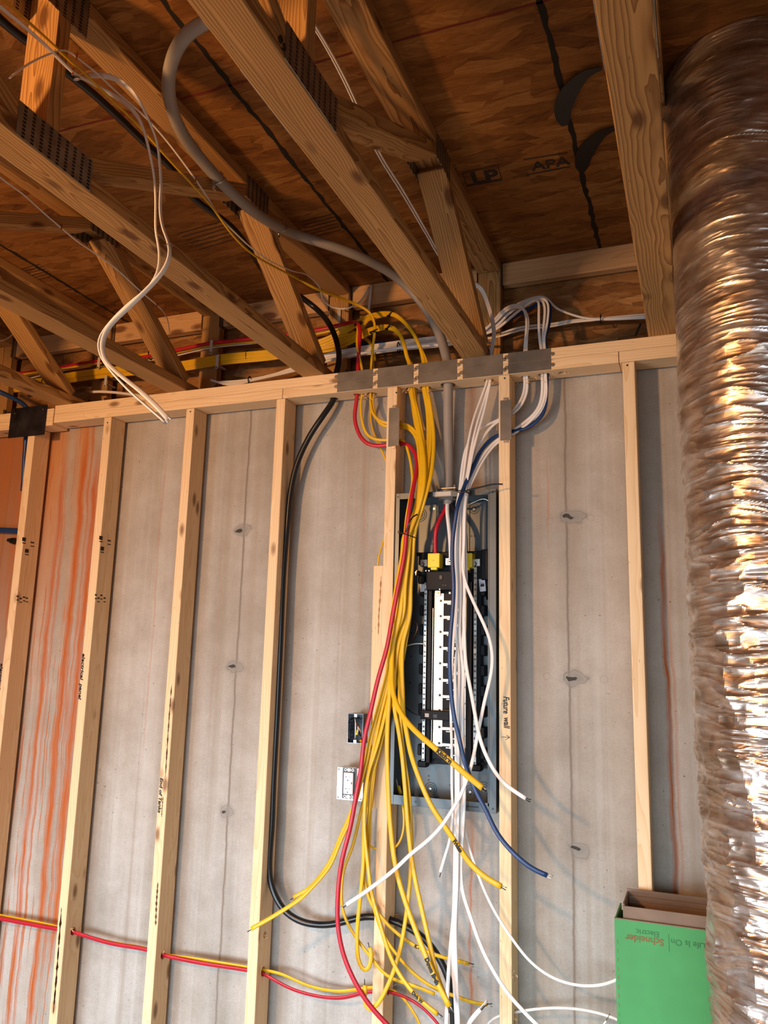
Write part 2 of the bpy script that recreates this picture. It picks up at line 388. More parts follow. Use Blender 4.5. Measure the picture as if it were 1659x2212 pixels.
# red chalk line, painted seams and stamps on the subfloor
def ribbon_on_ceiling(name, pts, wid, mat, label=None):
    bm = bmesh.new(); prev = None
    n = 160
    P = [Vector(p) for p in pts]
    for i in range(n+1):
        t = i/n*(len(P)-1); a = min(int(t), len(P)-2); q = P[a].lerp(P[a+1], t-a)
        d = (P[a+1]-P[a]).normalized(); s = Vector((-d.y, d.x, 0))
        j = random.uniform(-.25, .25)*wid; w = wid*(.5+random.uniform(-.18, .22))
        row = [bm.verts.new((q+s*(w+j)).to_tuple()[:2]+(SUB-.0008,)), bm.verts.new((q-s*(w-j)).to_tuple()[:2]+(SUB-.0008,))]
        if prev: bm.faces.new((prev[0], row[0], row[1], prev[1]))
        prev = row
    return link(name, bm, mat, ceiling)
for x0 in (.735, -.09, -1.37): ribbon_on_ceiling('painted_seam', [(x0, -4, SUB), (x0-.006, .27, SUB)], .013, M['paint'])
ribbon_on_ceiling('painted_seam', [(1.245, -4, SUB), (1.245, .27, SUB)], .013, M['paint'])
ribbon_on_ceiling('chalk_line', [(-2.5, -.968, SUB), (1.6, -.95, SUB)], .006, M['redchalk'])
def text_obj(name, body, size, mat, origin, right, up, parent, depth=.0004, align='LEFT', shear=0, bold=0):
    cu = bpy.data.curves.new(name, 'FONT'); cu.body = body; cu.size = size; cu.extrude = depth; cu.align_x = align; cu.align_y = 'CENTER'; cu.shear = shear
    cu.offset = bold; cu.resolution_u = 3
    to = bpy.data.objects.new(name, cu); COL.objects.link(to)
    dg = bpy.context.evaluated_depsgraph_get(); me = bpy.data.meshes.new_from_object(to.evaluated_get(dg))
    bpy.data.objects.remove(to); bpy.data.curves.remove(cu)
    r = Vector(right).normalized(); u = Vector(up).normalized(); u = (u-r*u.dot(r)).normalized(); nrm = r.cross(u)
    for v in me.vertices: v.co = Vector(origin)+r*v.co.x+u*v.co.y+nrm*v.co.z
    me.materials.clear(); me.materials.append(mat)
    o = bpy.data.objects.new(name, me); COL.objects.link(o)
    if parent: adopt(o, parent)
    return o
def on_ceil(px, py): v = at(px, py, z=SUB-.001); return v
def ceil_text(body, px0, py0, px1, py1, size, bold=.0):
    a = on_ceil(px0, py0); b = on_ceil(px1, py1)
    text_obj('grade_stamp', body, size, M['stamp'], a, b-a, (0, -1, 0), ceiling, bold=bold)
ceil_text('LP', 1018, 388, 1070, 380, .085, .003)
ceil_text('APA', 1148, 362, 1215, 350, .062, .001)
def ceil_bar(px0, py0, px1, py1, w):
    a = on_ceil(px0, py0); b = on_ceil(px1, py1); d = (b-a).normalized(); s = Vector((-d.y, d.x, 0))*w
    bm = bmesh.new(); vs = [bm.verts.new(p) for p in (a+s, b+s, b-s, a-s)]; bm.faces.new(vs)
    return link('stamp_rule', bm, M['stamp'], ceiling)
for q in ((1008, 402, 1084, 388, .005), (1000, 374, 1072, 358, .0015), (1130, 345, 1226, 330, .0025), (1137, 378, 1232, 360, .003), (1084, 388, 1075, 358, .0012), (1008, 402, 1000, 374, .0012)):
    ceil_bar(*q)
for i in range(6):   # blurred approval text rows
    y0 = 505+i*7; ceil_bar(385+i*9, y0, 480+i*8, y0-27, .0018)
    ceil_bar(30+i*6, 585+i*5, 88+i*6, 570+i*5, .0016)
    ceil_bar(650+i*3, 480+i*7, 720+i*3, 462+i*7, .0016)
# ---------------------------------------------------------------- lumber
def board(name, p0, p1, wdir, w, t, mat, parent=None, bev=.003, origin=None):
    """board with its grain along local X; w along wdir, t across"""
    p0 = Vector(p0); p1 = Vector(p1); L = (p1-p0).length
    ex = (p1-p0).normalized(); ey = Vector(wdir); ey = (ey-ex*ey.dot(ex)).normalized(); ez = ex.cross(ey)
    bm = bmesh.new(); add_box(bm, 0, L, -w/2, w/2, -t/2, t/2, bev=bev, seg=2)
    me = bpy.data.meshes.new(name); bm.normal_update(); bm.to_mesh(me); bm.free(); me.materials.append(mat)
    o = bpy.data.objects.new(name, me); COL.objects.link(o)
    mw = Matrix(((ex.x, ey.x, ez.x, p0.x), (ex.y, ey.y, ez.y, p0.y), (ex.z, ey.z, ez.z, p0.z), (0, 0, 0, 1)))
    if parent: adopt(o, parent)
    o.matrix_basis = mw
    return o
def drill(o, cyls):
    """real drilled holes: (centre, axis, radius, length)"""
    if len(cyls) > 1:
        for c_ in cyls: drill(o, [c_])
        return
    bm = bmesh.new(); bm.from_mesh(o.data); bmesh.ops.recalc_face_normals(bm, faces=bm.faces); bm.to_mesh(o.data); bm.free()
    bm = bmesh.new()
    for c, ax, r, L in cyls:
        a = Vector(ax).normalized(); add_cyl(bm, Vector(c)-a*L/2, a, r, L, 20)
    bmesh.ops.recalc_face_normals(bm, faces=bm.faces)
    me = bpy.data.meshes.new('cut'); bm.to_mesh(me); bm.free()
    co = bpy.data.objects.new('cut', me); COL.objects.link(co)
    md = o.modifiers.new('b', 'BOOLEAN'); md.operation = 'DIFFERENCE'; md.object = co; md.solver = 'EXACT'
    bpy.context.view_layer.update()
    dg = bpy.context.evaluated_depsgraph_get(); nm = bpy.data.meshes.new_from_object(o.evaluated_get(dg))
    o.modifiers.clear(); old = o.data; nm.materials.clear(); nm.materials.append(old.materials[0])
    o.data = nm; nm.name = o.name; bpy.data.meshes.remove(old)
    bpy.data.objects.remove(co); bpy.data.meshes.remove(me)

TX = [(.8953, 'above the foil duct edge'), (.2775, ''), (-.3457, ''), (-.955, ''), (-1.535, ''), (-2.13, '')]
tl = ['pine floor truss beside the foil duct, first from the right', 'pine floor truss ending above the electrical panel', 'pine floor truss beside the black cable and hung with white cables',
      'pine floor truss second from the far left with thin white wire on it', 'pine floor truss at far left ending beside the dark steel plate', 'pine floor truss just at the left edge of the view']
ymin = -3.6
for i, (x0, _) in enumerate(TX):
    xc = x0+.0445
    T = empty('floor_truss', (xc, 0, PT), tl[i], 'truss', 'floor trusses')
    bd = lambda nm, a, b, t=.038: board(nm, a, b, (1, 0, 0), .089, t, M['truss'], T)
    bd('bottom_chord', (xc, .205, PT+.019), (xc, ymin, PT+.019))
    bd('top_chord', (xc, .245, SUB-.0195), (xc, ymin, SUB-.0195))
    bd('end_post', (xc, .222, PT+.001), (xc, .222, SUB-.0385))
    zb, zt = PT+.046, SUB-.048
    bd('web', (xc, .005, zb), (xc, -.50, zt)); bd('web', (xc, -1.30, zb), (xc, -.58, zt))
    bd('web', (xc, -1.375, PT+.04), (xc, -1.375, SUB-.04))
    bd('web', (xc, -1.455, zb), (xc, -2.10, zt)); bd('web', (xc, -2.9, zb), (xc, -2.2, zt))
    for s in (-1, 1):
        xs = xc+s*.0452
        for (ya, yb, za, zb2) in ((-1.47, -1.25, PT+.002, PT+.078), (-.60, -.465, SUB-.078, SUB-.004), (-1.44, -1.31, SUB-.10, SUB-.002), (.195, .245, SUB-.10, SUB-.004), (.19, .24, PT+.002, PT+.09)):
            box_obj('gusset_plate', (xs-.0008, xs+.0008, ya, yb, za, zb2), M['teeth'], T)
T2 = [o for o in bpy.data.objects if o.name.startswith('floor_truss')]
t2 = sorted([o for o in T2], key=lambda o: -o.location.x)
a = at(603, 76, x=TX[1][0]+.0904); text_obj('pencil_mark', '89', .028, M['ink'], a, (0, 1, -.6), (0, .6, 1), t2[1])
# ribbon board let in between the posts
bm = None
for x0, x1, lb in ((TX[1][0]+.092, TX[0][0]-.002, 'knotty pine ribbon board between the right two trusses, above the white cables'),
                   (TX[2][0]+.092, TX[1][0]-.002, 'pine ribbon board with round knot behind the truss above the panel'),
                   (TX[3][0]+.092, TX[2][0]-.002, 'pine ribbon board behind the black cable and the forked web'),
                   (TX[4][0]+.092, TX[3][0]-.002, 'pine ribbon board high behind the two twisted white cables'),
                   (TX[5][0]+.092, TX[4][0]-.002, 'pine ribbon board at the far left end'),
                   (TX[0][0]+.092, 2.2, 'pine ribbon board hidden behind the foil duct')):
    o = board('ribbon_board', (x0, .240, SUB-.046), (x1, .240, SUB-.046), (0, 0, 1), .089, .038, M['ribbon'])
    tag(o, lb, 'board', 'ribbon boards')
# ---------------------------------------------------------------- stud wall
def xz(px, py, y=0.0): v = at(px, py, y=y); return v.x, v.z
upper = board('top_plate', (-1.535, .0445, PT-.019), (1.75, .0445, PT-.019), (0, 1, 0), .089, .038, M['stud'], bev=.0015)
tag(upper, 'upper board of the double top plate carrying the trusses', 'board')
zl = PT-.0575
xs1 = xz(610, 860)[0]; xs2 = xz(1337, 780)[0]
lowA = board('top_plate', (-1.535, .0445, zl), (xs1-.001, .0445, zl), (0, 1, 0), .089, .038, M['stud'], bev=.0015)
tag(lowA, 'lower top plate board with dark knot, left of the third stud joint', 'board')
lowB = board('top_plate', (xs1+.001, .0445, zl), (xs2-.001, .0445, zl), (0, 1, 0), .089, .038, M['stud'], bev=.0015)
tag(lowB, 'lower top plate board drilled for all the cables', 'board')
lowC = board('top_plate', (xs2+.001, .0445, zl), (1.75, .0445, zl), (0, 1, 0), .089, .038, M['stud'], bev=.0015)
tag(lowC, 'short lower top plate board running behind the foil duct', 'board')
lw = board('top_plate', (-3.2, .0445, zl-.01), (-1.54, .0445, zl-.01), (0, 1, 0), .089, .038, M['stud'], bev=.0015)
tag(lw, 'lower plate board left of the dark steel plate', 'board')
uw = board('top_plate', (-3.2, .0445, PT-.029), (-1.54, .0445, PT-.029), (0, 1, 0), .089, .038, M['stud'], bev=.0015)
tag(uw, 'upper plate board left of the dark steel plate', 'board')
ST = PT-.0770
studs = {}
for key, x0, lb in (('S0', -1.6715, 'wooden wall stud under the dark steel plate, leftmost'), ('S1', -1.2651, 'wooden wall stud right of the orange rust stains, marked electrical panel'),
                ('S2', -.8587, 'wooden wall stud marked End of Tanks with bark edge'), ('S3', -.4523, 'wooden wall stud with the black cable running down beside it'),
                ('S4', 0, 'wooden wall stud left of the electrical panel, behind the yellow cables'), ('S5', .4064, 'wooden wall stud right of the panel, marked Future wall'),
                ('S6', .8128, 'wooden wall stud above the green carton')):
    zt = ST-.011 if key == 'S0' else ST
    o = board('wall_stud', (x0+.019, .0445, zt), (x0+.019, .0445, 0.0), (0, 1, 0), .089, .038, M['stud'], bev=.0025)
    tag(o, lb, 'stud', 'wall studs'); studs[key] = o
# holes through the plates
HOLES = {}
cy = []
for nm, px, py, r in (('black', 722, 862, .016), ('red', 771, 853, .013), ('y1', 782, 853, .011), ('y2', 803, 852, .022), ('g2', 889, 841, .022), ('g3', 919, 838, .020), ('gray', 968, 832, .027),
                  ('w1', 1056, 822, .018), ('w2', 1135, 815, .016), ('w3', 1175, 810, .020), ('empty', 1215, 806, .014)):
    v = at(px, py, z=PT-.077); yy = min(max(v.y, .022), .062); v = at(px, py, y=yy)
    HOLES[nm] = (v.x, yy); cy.append(((v.x, yy, PT-.04), (0, 0, 1), r, .12))
drill(lowB, cy); drill(upper, cy)
def side_hole(key, lst):
    x0 = {'S0': -1.6715, 'S1': -1.2651, 'S2': -.8587, 'S3': -.4523, 'S4': 0, 'S5': .4064, 'S6': .8128}[key]
    drill(studs[key], [((x0+.019, .045, z), (1, 0, 0), r, .08) for z, r in lst])
def zat(px, py, x): return at(px, py, x=x).z, at(px, py, x=x).y
SH = {}
def sh(key, px, py, r, x):
    v = at(px, py, y=.045); SH.setdefault(key, []).append((v.z, r)); return v.z
sh('S4', 870, 918, .017, 0); sh('S4', 870, 956, .015, 0); sh('S4', 848, 1990, .015, 0); sh('S4', 846, 2141, .014, 0)
sh('S5', 1111, 888, .016, 0); sh('S5', 1111, 933, .018, 0); sh('S5', 1112, 2110, .013, 0); sh('S5', 1112, 2187, .013, 0)
sh('S1', 150, 2010, .014, 0); sh('S2', 348, 2062, .014, 0); sh('S3', 568, 2098, .016, 0); sh('S3', 568, 2018, .012, 0)
for kk, l in SH.items(): side_hole(kk, l)
# torn fibres round the drilled holes
def fibres(name, px, py, y, n, parent, spread=.012, seed=1):
    rr = random.Random(seed); c = at(px, py, y=y); bm = bmesh.new()
    for i in range(n):
        a = rr.uniform(0, 6.28); p = c+Vector((math.cos(a)*spread*rr.uniform(.3, 1), rr.uniform(-.004, .004), math.sin(a)*spread*rr.uniform(.2, .8)))
        d = Vector((rr.uniform(-1, 1), rr.uniform(-.6, .1), rr.uniform(-1, .4))).normalized()*rr.uniform(.008, .02)
        s = d.orthogonal().normalized()*.0014; e = d.cross(s).normalized()*.0006; mid = p+d*.5+s*rr.uniform(-1.5, 1.5)
        q = [p-s-e, p+s-e, p+e, mid-s-e, mid+s-e, mid+e, p+d]; vs = [bm.verts.new(v) for v in q]
        for f in ((0, 1, 4, 3), (1, 2, 5, 4), (2, 0, 3, 5), (3, 4, 6), (4, 5, 6), (5, 3, 6)): bm.faces.new([vs[j] for j in f])
    return link(name, bm, M['splinter'], parent)
for px, py, pr_, s in ((1138, 822, lowB, 1), (1165, 818, lowB, 2), (1222, 806, lowB, 3), (1200, 808, lowB, 9), (1062, 824, lowB, 4), (806, 856, lowB, 5), (790, 856, lowB, 6), (930, 842, lowB, 7), (877, 843, lowB, 8)):
    fibres('wood_splinter', px, py, .03, 6, pr_, seed=s)
for px, py, kk, s in ((572, 2024, 'S3', 1), (853, 1980, 'S4', 2), (1108, 2105, 'S5', 3), (1112, 2193, 'S5', 4), (352, 2054, 'S2', 5), (154, 2004, 'S1', 6), (1113, 828, 'S5', 7), (872, 906, 'S4', 8), (871, 940, 'S4', 9), (850, 2135, 'S4', 11)):
    x0 = {'S1': -1.2651, 'S2': -.8587, 'S3': -.4523, 'S4': 0, 'S5': .4064}[kk]+.040
    v = at(px, py, x=x0); fibres('wood_splinter', px, py, v.y, 6, studs[kk], seed=s+20)
# short scab block beside the panel stud
xa, za = xz(805, 1222); xb, zb = xz(829, 1222); _, zc = xz(815, 1746)
o = board('blocking', ((xa+xb)/2+.001, .03, za), ((xa+xb)/2+.001, .03, zc), (0, 1, 0), .06, .036, M['stud'], bev=.002)
tag(o, 'short pale wooden block with brown resin streak, left of the panel stud', 'board')
# resin streak on the block, bark left on two studs
def streak(name, pts, parent, mat, y=-.0005, x=None, seed=1, wmax=.004):
    rr = random.Random(seed); bm = bmesh.new(); prev = None
    P_ = [at(a, b, y=y) if x is None else at(a, b, x=x) for a, b in pts]; n = 40
    for i in range(n+1):
        t = i/n*(len(P_)-1); j = min(int(t), len(P_)-2); q = P_[j].lerp(P_[j+1], t-j); w = wmax*(.25+.75*abs(math.sin(i*.55+seed)))*rr.uniform(.6, 1.2)*min(1, i/4+.15, (n-i)/4+.15)
        d = Vector((1, 0, 0)) if x is None else Vector((0, 1, 0))
        row = (bm.verts.new(q-d*w), bm.verts.new(q+d*w))
        if prev: bm.faces.new((prev[0], prev[1], row[1], row[0]))
        prev = row
    return link(name, bm, mat, parent)
M['bark'] = simple('brown_bark', (.10, .04, .018), .9, var=.5); M['resin'] = simple('brown_resin', (.33, .13, .04), .5)
blk = o
yb_ = .03-.0302-.0006
streak('resin_streak', [(823, 1245), (821, 1290), (818, 1330), (817, 1370)], blk, M['resin'], y=yb_, seed=2, wmax=.003)
streak('bark', [(371, 1478), (366, 1540), (362, 1600), (357, 1680)], studs['S2'], M['bark'], seed=3, wmax=.0032)
streak('bark', [(352, 1720), (350, 1745), (349, 1765)], studs['S2'], M['bark'], seed=5, wmax=.0022)
streak('bark', [(341, 1905), (338, 1950), (336, 2000)], studs['S2'], M['bark'], seed=6, wmax=.004)
streak('bark', [(133, 1960), (127, 2040), (122, 2110), (115, 2190)], studs['S1'], M['bark'], x=-1.2651+.0386, seed=8, wmax=.006)
# handwriting on studs
def stud_text(key, body, px0, py0, px1, py1, size, bold=.0006):
    a = at(px0, py0, y=-.0006); b = at(px1, py1, y=-.0006)
    o = text_obj('handwriting', body, size, M['ink'], a, (0, 0, -1), (1, 0, 0), studs[key], bold=bold, shear=.2)
    L = (b-a).length; bb = [v.co.z for v in o.data.vertices]; s_ = L/(max(bb)-min(bb)+1e-6)
    for v in o.data.vertices:
        v.co = Vector((a.x+(v.co.x-a.x), v.co.y, a.z+(v.co.z-a.z)*s_))
stud_text('S1', 'electrical  panel', 181, 1411, 176, 1511, .019)
stud_text('S0', 'electrical  panel', 4, 1432, -3, 1530, .019)
stud_text('S2', 'End of Tanks', 349, 1680, 346, 1756, .018)
stud_text('S5', 'Future', 1093, 1504, 1093, 1541, .026)
stud_text('S5', 'wall', 1094, 1549, 1095, 1573, .026)
def ink_line(parent, pts, y=-.0009, w=.0008):
    bm = bmesh.new()
    for (a, b) in zip(pts[:-1], pts[1:]):
        A = at(*a, y=y); B = at(*b, y=y); d = (B-A).normalized(); s = Vector((-d.z, 0, d.x))*w
        bm.faces.new([bm.verts.new(p) for p in (A+s, B+s, B-s, A-s)])
    return link('drawn_arrow', bm, M['ink'], parent)
ink_line(studs['S5'], [(1083, 1592), (1101, 1593)]); ink_line(studs['S5'], [(1092, 1598), (1101, 1593), (1094, 1588)])
# grade stamps on the side faces of the two left studs
def side_mark(key, px, py, w, h, mat='stamp'):
    x = {'S0': -1.6715, 'S1': -1.2651}[key]+.0386; c = at(px, py, x=x); bm = bmesh.new()
    bm.faces.new([bm.verts.new(p) for p in (c+Vector((0, -w, -h)), c+Vector((0, w, -h)), c+Vector((0, w, h)), c+Vector((0, -w, h)))])
    return link('grade_stamp', bm, M[mat], studs[key])
for key, dx in (('S1', 0), ('S0', 0)):
    L = ((218, 1162), (236, 1168), (221, 1185), (207, 1285), (213, 1292), (219, 1286), (226, 1292)) if key == 'S1' else ((52, 1165), (70, 1172), (58, 1190), (38, 1288), (45, 1293), (52, 1290), (58, 1292))
    for j, (px, py) in enumerate(L):
        side_mark(key, px, py, .010 if j < 3 else .006, .008 if j in (0, 2) else .003)
        side_mark(key, px, py+8, .010 if j < 3 else .006, .002)
# nail heads in the stud tops
for key, px, py in (('S1', 232, 913), ('S2', 411, 889), ('S4', 856, 848), ('S5', 1090, 817), ('S6', 1355, 789)):
    c = at(px, py, y=-.0012); bm = bmesh.new(); add_cyl(bm, c, (0, 1, 0), .003, .002, 10); link('nail_head', bm, M['tie'], studs[key])
# ---------------------------------------------------------------- steel protection plates
def nail_plate(px0, px1, pyc0, pyc1, z0, z1, label):
    """horizontal plate on the top-plate edge between two pixel columns"""
    xa = xz(px0, pyc0)[0]; xb = xz(px1, pyc1)[0]
    P = empty('nail_plate', ((xa+xb)/2, -.001, (z0+z1)/2), label, 'plate', 'steel nail plates on the top plate')
    box_obj('plate', (xa, xb, -.0026, -.0006, z0, z1), M['galv'], P, bev=.0004)
    for s, xe in ((-1, xa), (1, xb)):
        bm = bmesh.new(); zc = (z0+z1)/2+ (.004 if s < 0 else -.003)
        add_box(bm, xe-.004 if s < 0 else xe, xe if s < 0 else xe+.004, -.0024, -.0008, zc-.007, zc+.007, bev=.0005)
        add_cyl(bm, (xe+s*.006, -.0030, zc), (0, 1, 0), .0065, .0022, 16)
        link('fixing_tab', bm, M['bright'], P)
    for s in (0, .003):
        box_obj('embossed_rib', (xa+.006+s, xa+.0068+s, -.0030, -.0026, z0+.006, z1-.006), M['bright'], P)
cols = [(729, 805, 'above the first red cable'), (816, 893, 'above the stud left of the panel'), (904, 987, 'above the grey service cable'), (1000, 1086, 'above the three white cables'), (1098, 1190, 'above the stud right of the panel')]
names = ['leftmost', 'second', 'middle', 'fourth', 'rightmost']
for i, (a_, b_, w_) in enumerate(cols):
    ya = 835-.1204*(a_-729); yb = 835-.1204*(b_-729)
    nail_plate(a_, b_, ya, yb, PT-.0375, PT-.001, 'upper grey steel nail plate '+w_)
    nail_plate(a_, b_, ya, yb, PT-.0755, PT-.039, 'lower grey steel nail plate '+w_)
for key, px0, px1, py0, py1, lb in (('S4', 841, 864, 882, 965, 'upright steel nail plate on the stud left of the panel'), ('S5', 1081, 1105, 866, 952, 'upright steel nail plate on the stud right of the panel')):
    x0, z1 = xz(px0, py0); x1, _ = xz(px1, py0); _, z0 = xz(px0, py1)
    P = empty('nail_plate', ((x0+x1)/2, -.001, z0), lb, 'plate')
    box_obj('plate', (x0, x1, -.0032, -.0012, z0, z1), M['galv'], P, bev=.0004)
    for zc in (z0-.004, z1+.004):
        bm = bmesh.new(); add_box(bm, (x0+x1)/2-.008, (x0+x1)/2+.008, -.003, -.0012, zc-.005, zc+.005, bev=.0006)
        add_cyl(bm, ((x0+x1)/2, -.0042, zc), (0, 1, 0), .004, .0016, 12); link('fixing_tab', bm, M['bright'], P)
x0, z1 = xz(25, 889); x1, _ = xz(103, 882); _, z0 = xz(60, 943)
P = empty('nail_plate', ((x0+x1)/2, -.002, z0), 'large dark blued steel plate across the plate joint at far left', 'plate')
box_obj('plate', (x0, x1, -.0036, -.0012, z0, z1+.012), M['darksteel'], P, bev=.0005)
for (fx, fz) in ((.12, .9), (.9, .93)):
    bm = bmesh.new(); add_cyl(bm, (x0+(x1-x0)*fx, -.0052, z0+(z1-z0)*fz), (0, 1, 0), .003, .002, 12); link('nail_head', bm, M['bright'], P)

# ---------------------------------------------------------------- cables
def resolve(pts):
    """pixel columns/rows at stated depths -> world points; missing depths are interpolated"""
    out = []; pend = []; n = len(pts)
    ys = [None]*n; vec = [None]*n
    for i, p in enumerate(pts):
        if isinstance(p[0], str):
            if p[0] == 'x': vec[i] = at(p[1], p[2], x=p[3])
            elif p[0] == 'z': vec[i] = at(p[1], p[2], z=p[3])
            elif p[0] == 'w': vec[i] = Vector(p[1:4])
            elif p[0] == 'h': hx, hy = HOLES[p[1]]; vec[i] = Vector((hx+p[2], hy+p[3], p[4]))
            ys[i] = vec[i].y
        elif len(p) > 2: ys[i] = p[2]
    if ys[0] is None: ys[0] = next(v for v in ys if v is not None)
    if ys[-1] is None: ys[-1] = next(v for v in ys[::-1] if v is not None)
    def pix(i):
        if vec[i] is not None: return proj(vec[i])
        return pts[i][0], pts[i][1]
    P = [pix(i) for i in range(n)]
    cum = [0]
    for i in range(1, n): cum.append(cum[-1]+math.hypot(P[i][0]-P[i-1][0], P[i][1]-P[i-1][1]))
    known = [i for i in range(n) if ys[i] is not None]
    for a, b in zip(known[:-1], known[1:]):
        for i in range(a+1, b):
            t = (cum[i]-cum[a])/max(1e-6, cum[b]-cum[a]); t = t*t*(3-2*t)*.5+t*.5
            ys[i] = ys[a]+(ys[b]-ys[a])*t
    return [vec[i] if vec[i] is not None else at(pts[i][0], pts[i][1], y=ys[i]) for i in range(n)]
def spline(P, step=.011, smooth=3):
    Q = [P[0]+(P[0]-P[1])*.3]+list(P)+[P[-1]+(P[-1]-P[-2])*.3]; out = []
    for i in range(1, len(Q)-2):
        p0, p1, p2, p3 = Q[i-1:i+3]; L = (p2-p1).length
        if L < 1e-5: continue
        k = max(2, int(L/step))
        a = .5; d1 = max(1e-4, (p1-p0).length**a); d2 = max(1e-4, (p2-p1).length**a); d3 = max(1e-4, (p3-p2).length**a)
        m1 = (p1-p0)/d1-(p2-p0)/(d1+d2)+(p2-p1)/d2; m2 = (p2-p1)/d2-(p3-p1)/(d2+d3)+(p3-p2)/d3
        m1 *= d2; m2 *= d2
        for j in range(k):
            t = j/k; t2 = t*t; t3 = t2*t
            out.append(p1*(2*t3-3*t2+1)+m1*(t3-2*t2+t)+p2*(-2*t3+3*t2)+m2*(t3-t2))
    out.append(Q[-2])
    for _ in range(smooth):
        out = [out[0]]+[out[i]*.5+(out[i-1]+out[i+1])*.25 for i in range(1, len(out)-1)]+[out[-1]]
    return out
def sweep(bm, C, a, b, twist=0.0, ref=(0, -1, 0), taper=1.0, nsec=12, tw1=None):
    """flat oval section a x b (half sizes); twist radians from facing the room"""
    ref = Vector(ref); side = None; rows = []; n = len(C)
    tw1 = twist if tw1 is None else tw1
    for i, p in enumerate(C):
        t = (C[min(i+1, n-1)]-C[max(i-1, 0)]).normalized()
        s = t.cross(ref)
        if s.length < .35:
            s = side-t*side.dot(t) if side is not None else t.cross(Vector((0, 0, 1)))
        s = s.normalized()
        if side is not None and s.dot(side) < 0: s = -s
        if side is not None: s = (side-t*side.dot(t)).normalized().lerp(s, .35).normalized()
        side = s
        u = t.cross(s).normalized(); f = i/(n-1); w = twist+(tw1-twist)*f
        e1 = s*math.cos(w)+u*math.sin(w); e2 = -s*math.sin(w)+u*math.cos(w)
        k = 1+(taper-1)*f; row = []
        for j in range(nsec):
            an = 2*math.pi*j/nsec; ca, sa = math.cos(an), math.sin(an)
            q = .85 if a > b*1.3 else 1
            x = math.copysign(abs(ca)**q, ca)*a; y = math.copysign(abs(sa)**(q if a > b*1.3 else 1), sa)*b
            row.append(bm.verts.new(p+e1*x*k+e2*y*k))
        rows.append(row)
    for r0, r1 in zip(rows[:-1], rows[1:]):
        for j in range(nsec): bm.faces.new((r0[j], r0[(j+1) % nsec], r1[(j+1) % nsec], r1[j]))
    bm.faces.new(rows[0][::-1]); bm.faces.new(rows[-1])
YG, WG = 'yellow cables', 'white cables'
def cable(name, label, mat, pts, w=8, flat=.5, twist=0.0, tw1=None, group=None, cat='cable', tip=None, parent=None, step=.011, smooth=3, ref=(0, -1, 0), taper=1.0, wmm=None):
    P = resolve(pts); C = spline(P, step, smooth)
    mid = P[len(P)//2]; dist = float(_f@(np.array(mid)-CAM))
    a = (wmm/2000.0) if wmm else w*dist/F/2
    bm = bmesh.new(); sweep(bm, C, a, a*flat, twist, ref, taper, tw1=tw1)
    if parent:
        o = link(name, bm, M[mat], parent, smooth=True); E = o
    else:
        O = C[0] if tip is None else C[0]
        bmesh.ops.translate(bm, verts=bm.verts, vec=-O)
        o = link(name, bm, M[mat], smooth=True); o.location = O; E = o
        tag(o, label, cat, group)
    if tip:
        d = (C[-1]-C[-3]).normalized(); s = d.cross(Vector((0, -1, 0)))
        if s.length < .1: s = d.orthogonal()
        s.normalize(); L = tip[1] if len(tip) > 1 else .016
        for q, m_ in zip((-.45, .45, 0), tip[0]):
            b2 = bmesh.new(); e = C[-1]+d*L+s*q*a*1.6+Vector((0, random.uniform(-.003, .003), random.uniform(-.003, .003)))
            sweep(b2, [C[-1]-d*.004+s*q*a, C[-1]+d*L*.5+s*q*a*1.1, e], min(.0014, a*.3), min(.0014, a*.3), nsec=8)
            link('bare_conductor', b2, M[m_], o, smooth=True)
    o_curve[o.name] = C
    return o
o_curve = {}
def marks_on(o, body, frac, size, bold=.0008, wide=1.0):
    """marker writing along a cable's outer face"""
    C = o_curve[o.name]; i = int(frac*(len(C)-1)); p = C[i]; j = min(len(C)-1, i+6)
    d = (C[j]-C[max(0, i-1)]).normalized()
    v = (Vector(CAM)-p); v = (Vector((0, -1, 0))+v.normalized()*.3).normalized(); up = v.cross(d).normalized(); nrm = d.cross(up)
    t = text_obj('handwriting', body, size, M['ink'], p+nrm*.0062, d, up, None, bold=bold)
    # bend the lettering along the cable
    base = p+nrm*.0062
    for vv in t.data.vertices:
        r = vv.co-base; L = r.dot(d); q = i; acc = 0
        while q < len(C)-2 and acc+(C[q+1]-C[q]).length < L: acc += (C[q+1]-C[q]).length; q += 1
        c = C[q]+(C[q+1]-C[q]).normalized()*(L-acc)
        vv.co = c+up*r.dot(up)+nrm*(.0062+r.dot(nrm))
    adopt(t, o); return t
def H_(nm, dx=0, dy=0): return [('h', nm, dx, dy, PT+.004), ('h', nm, dx, dy, PT-.080)]

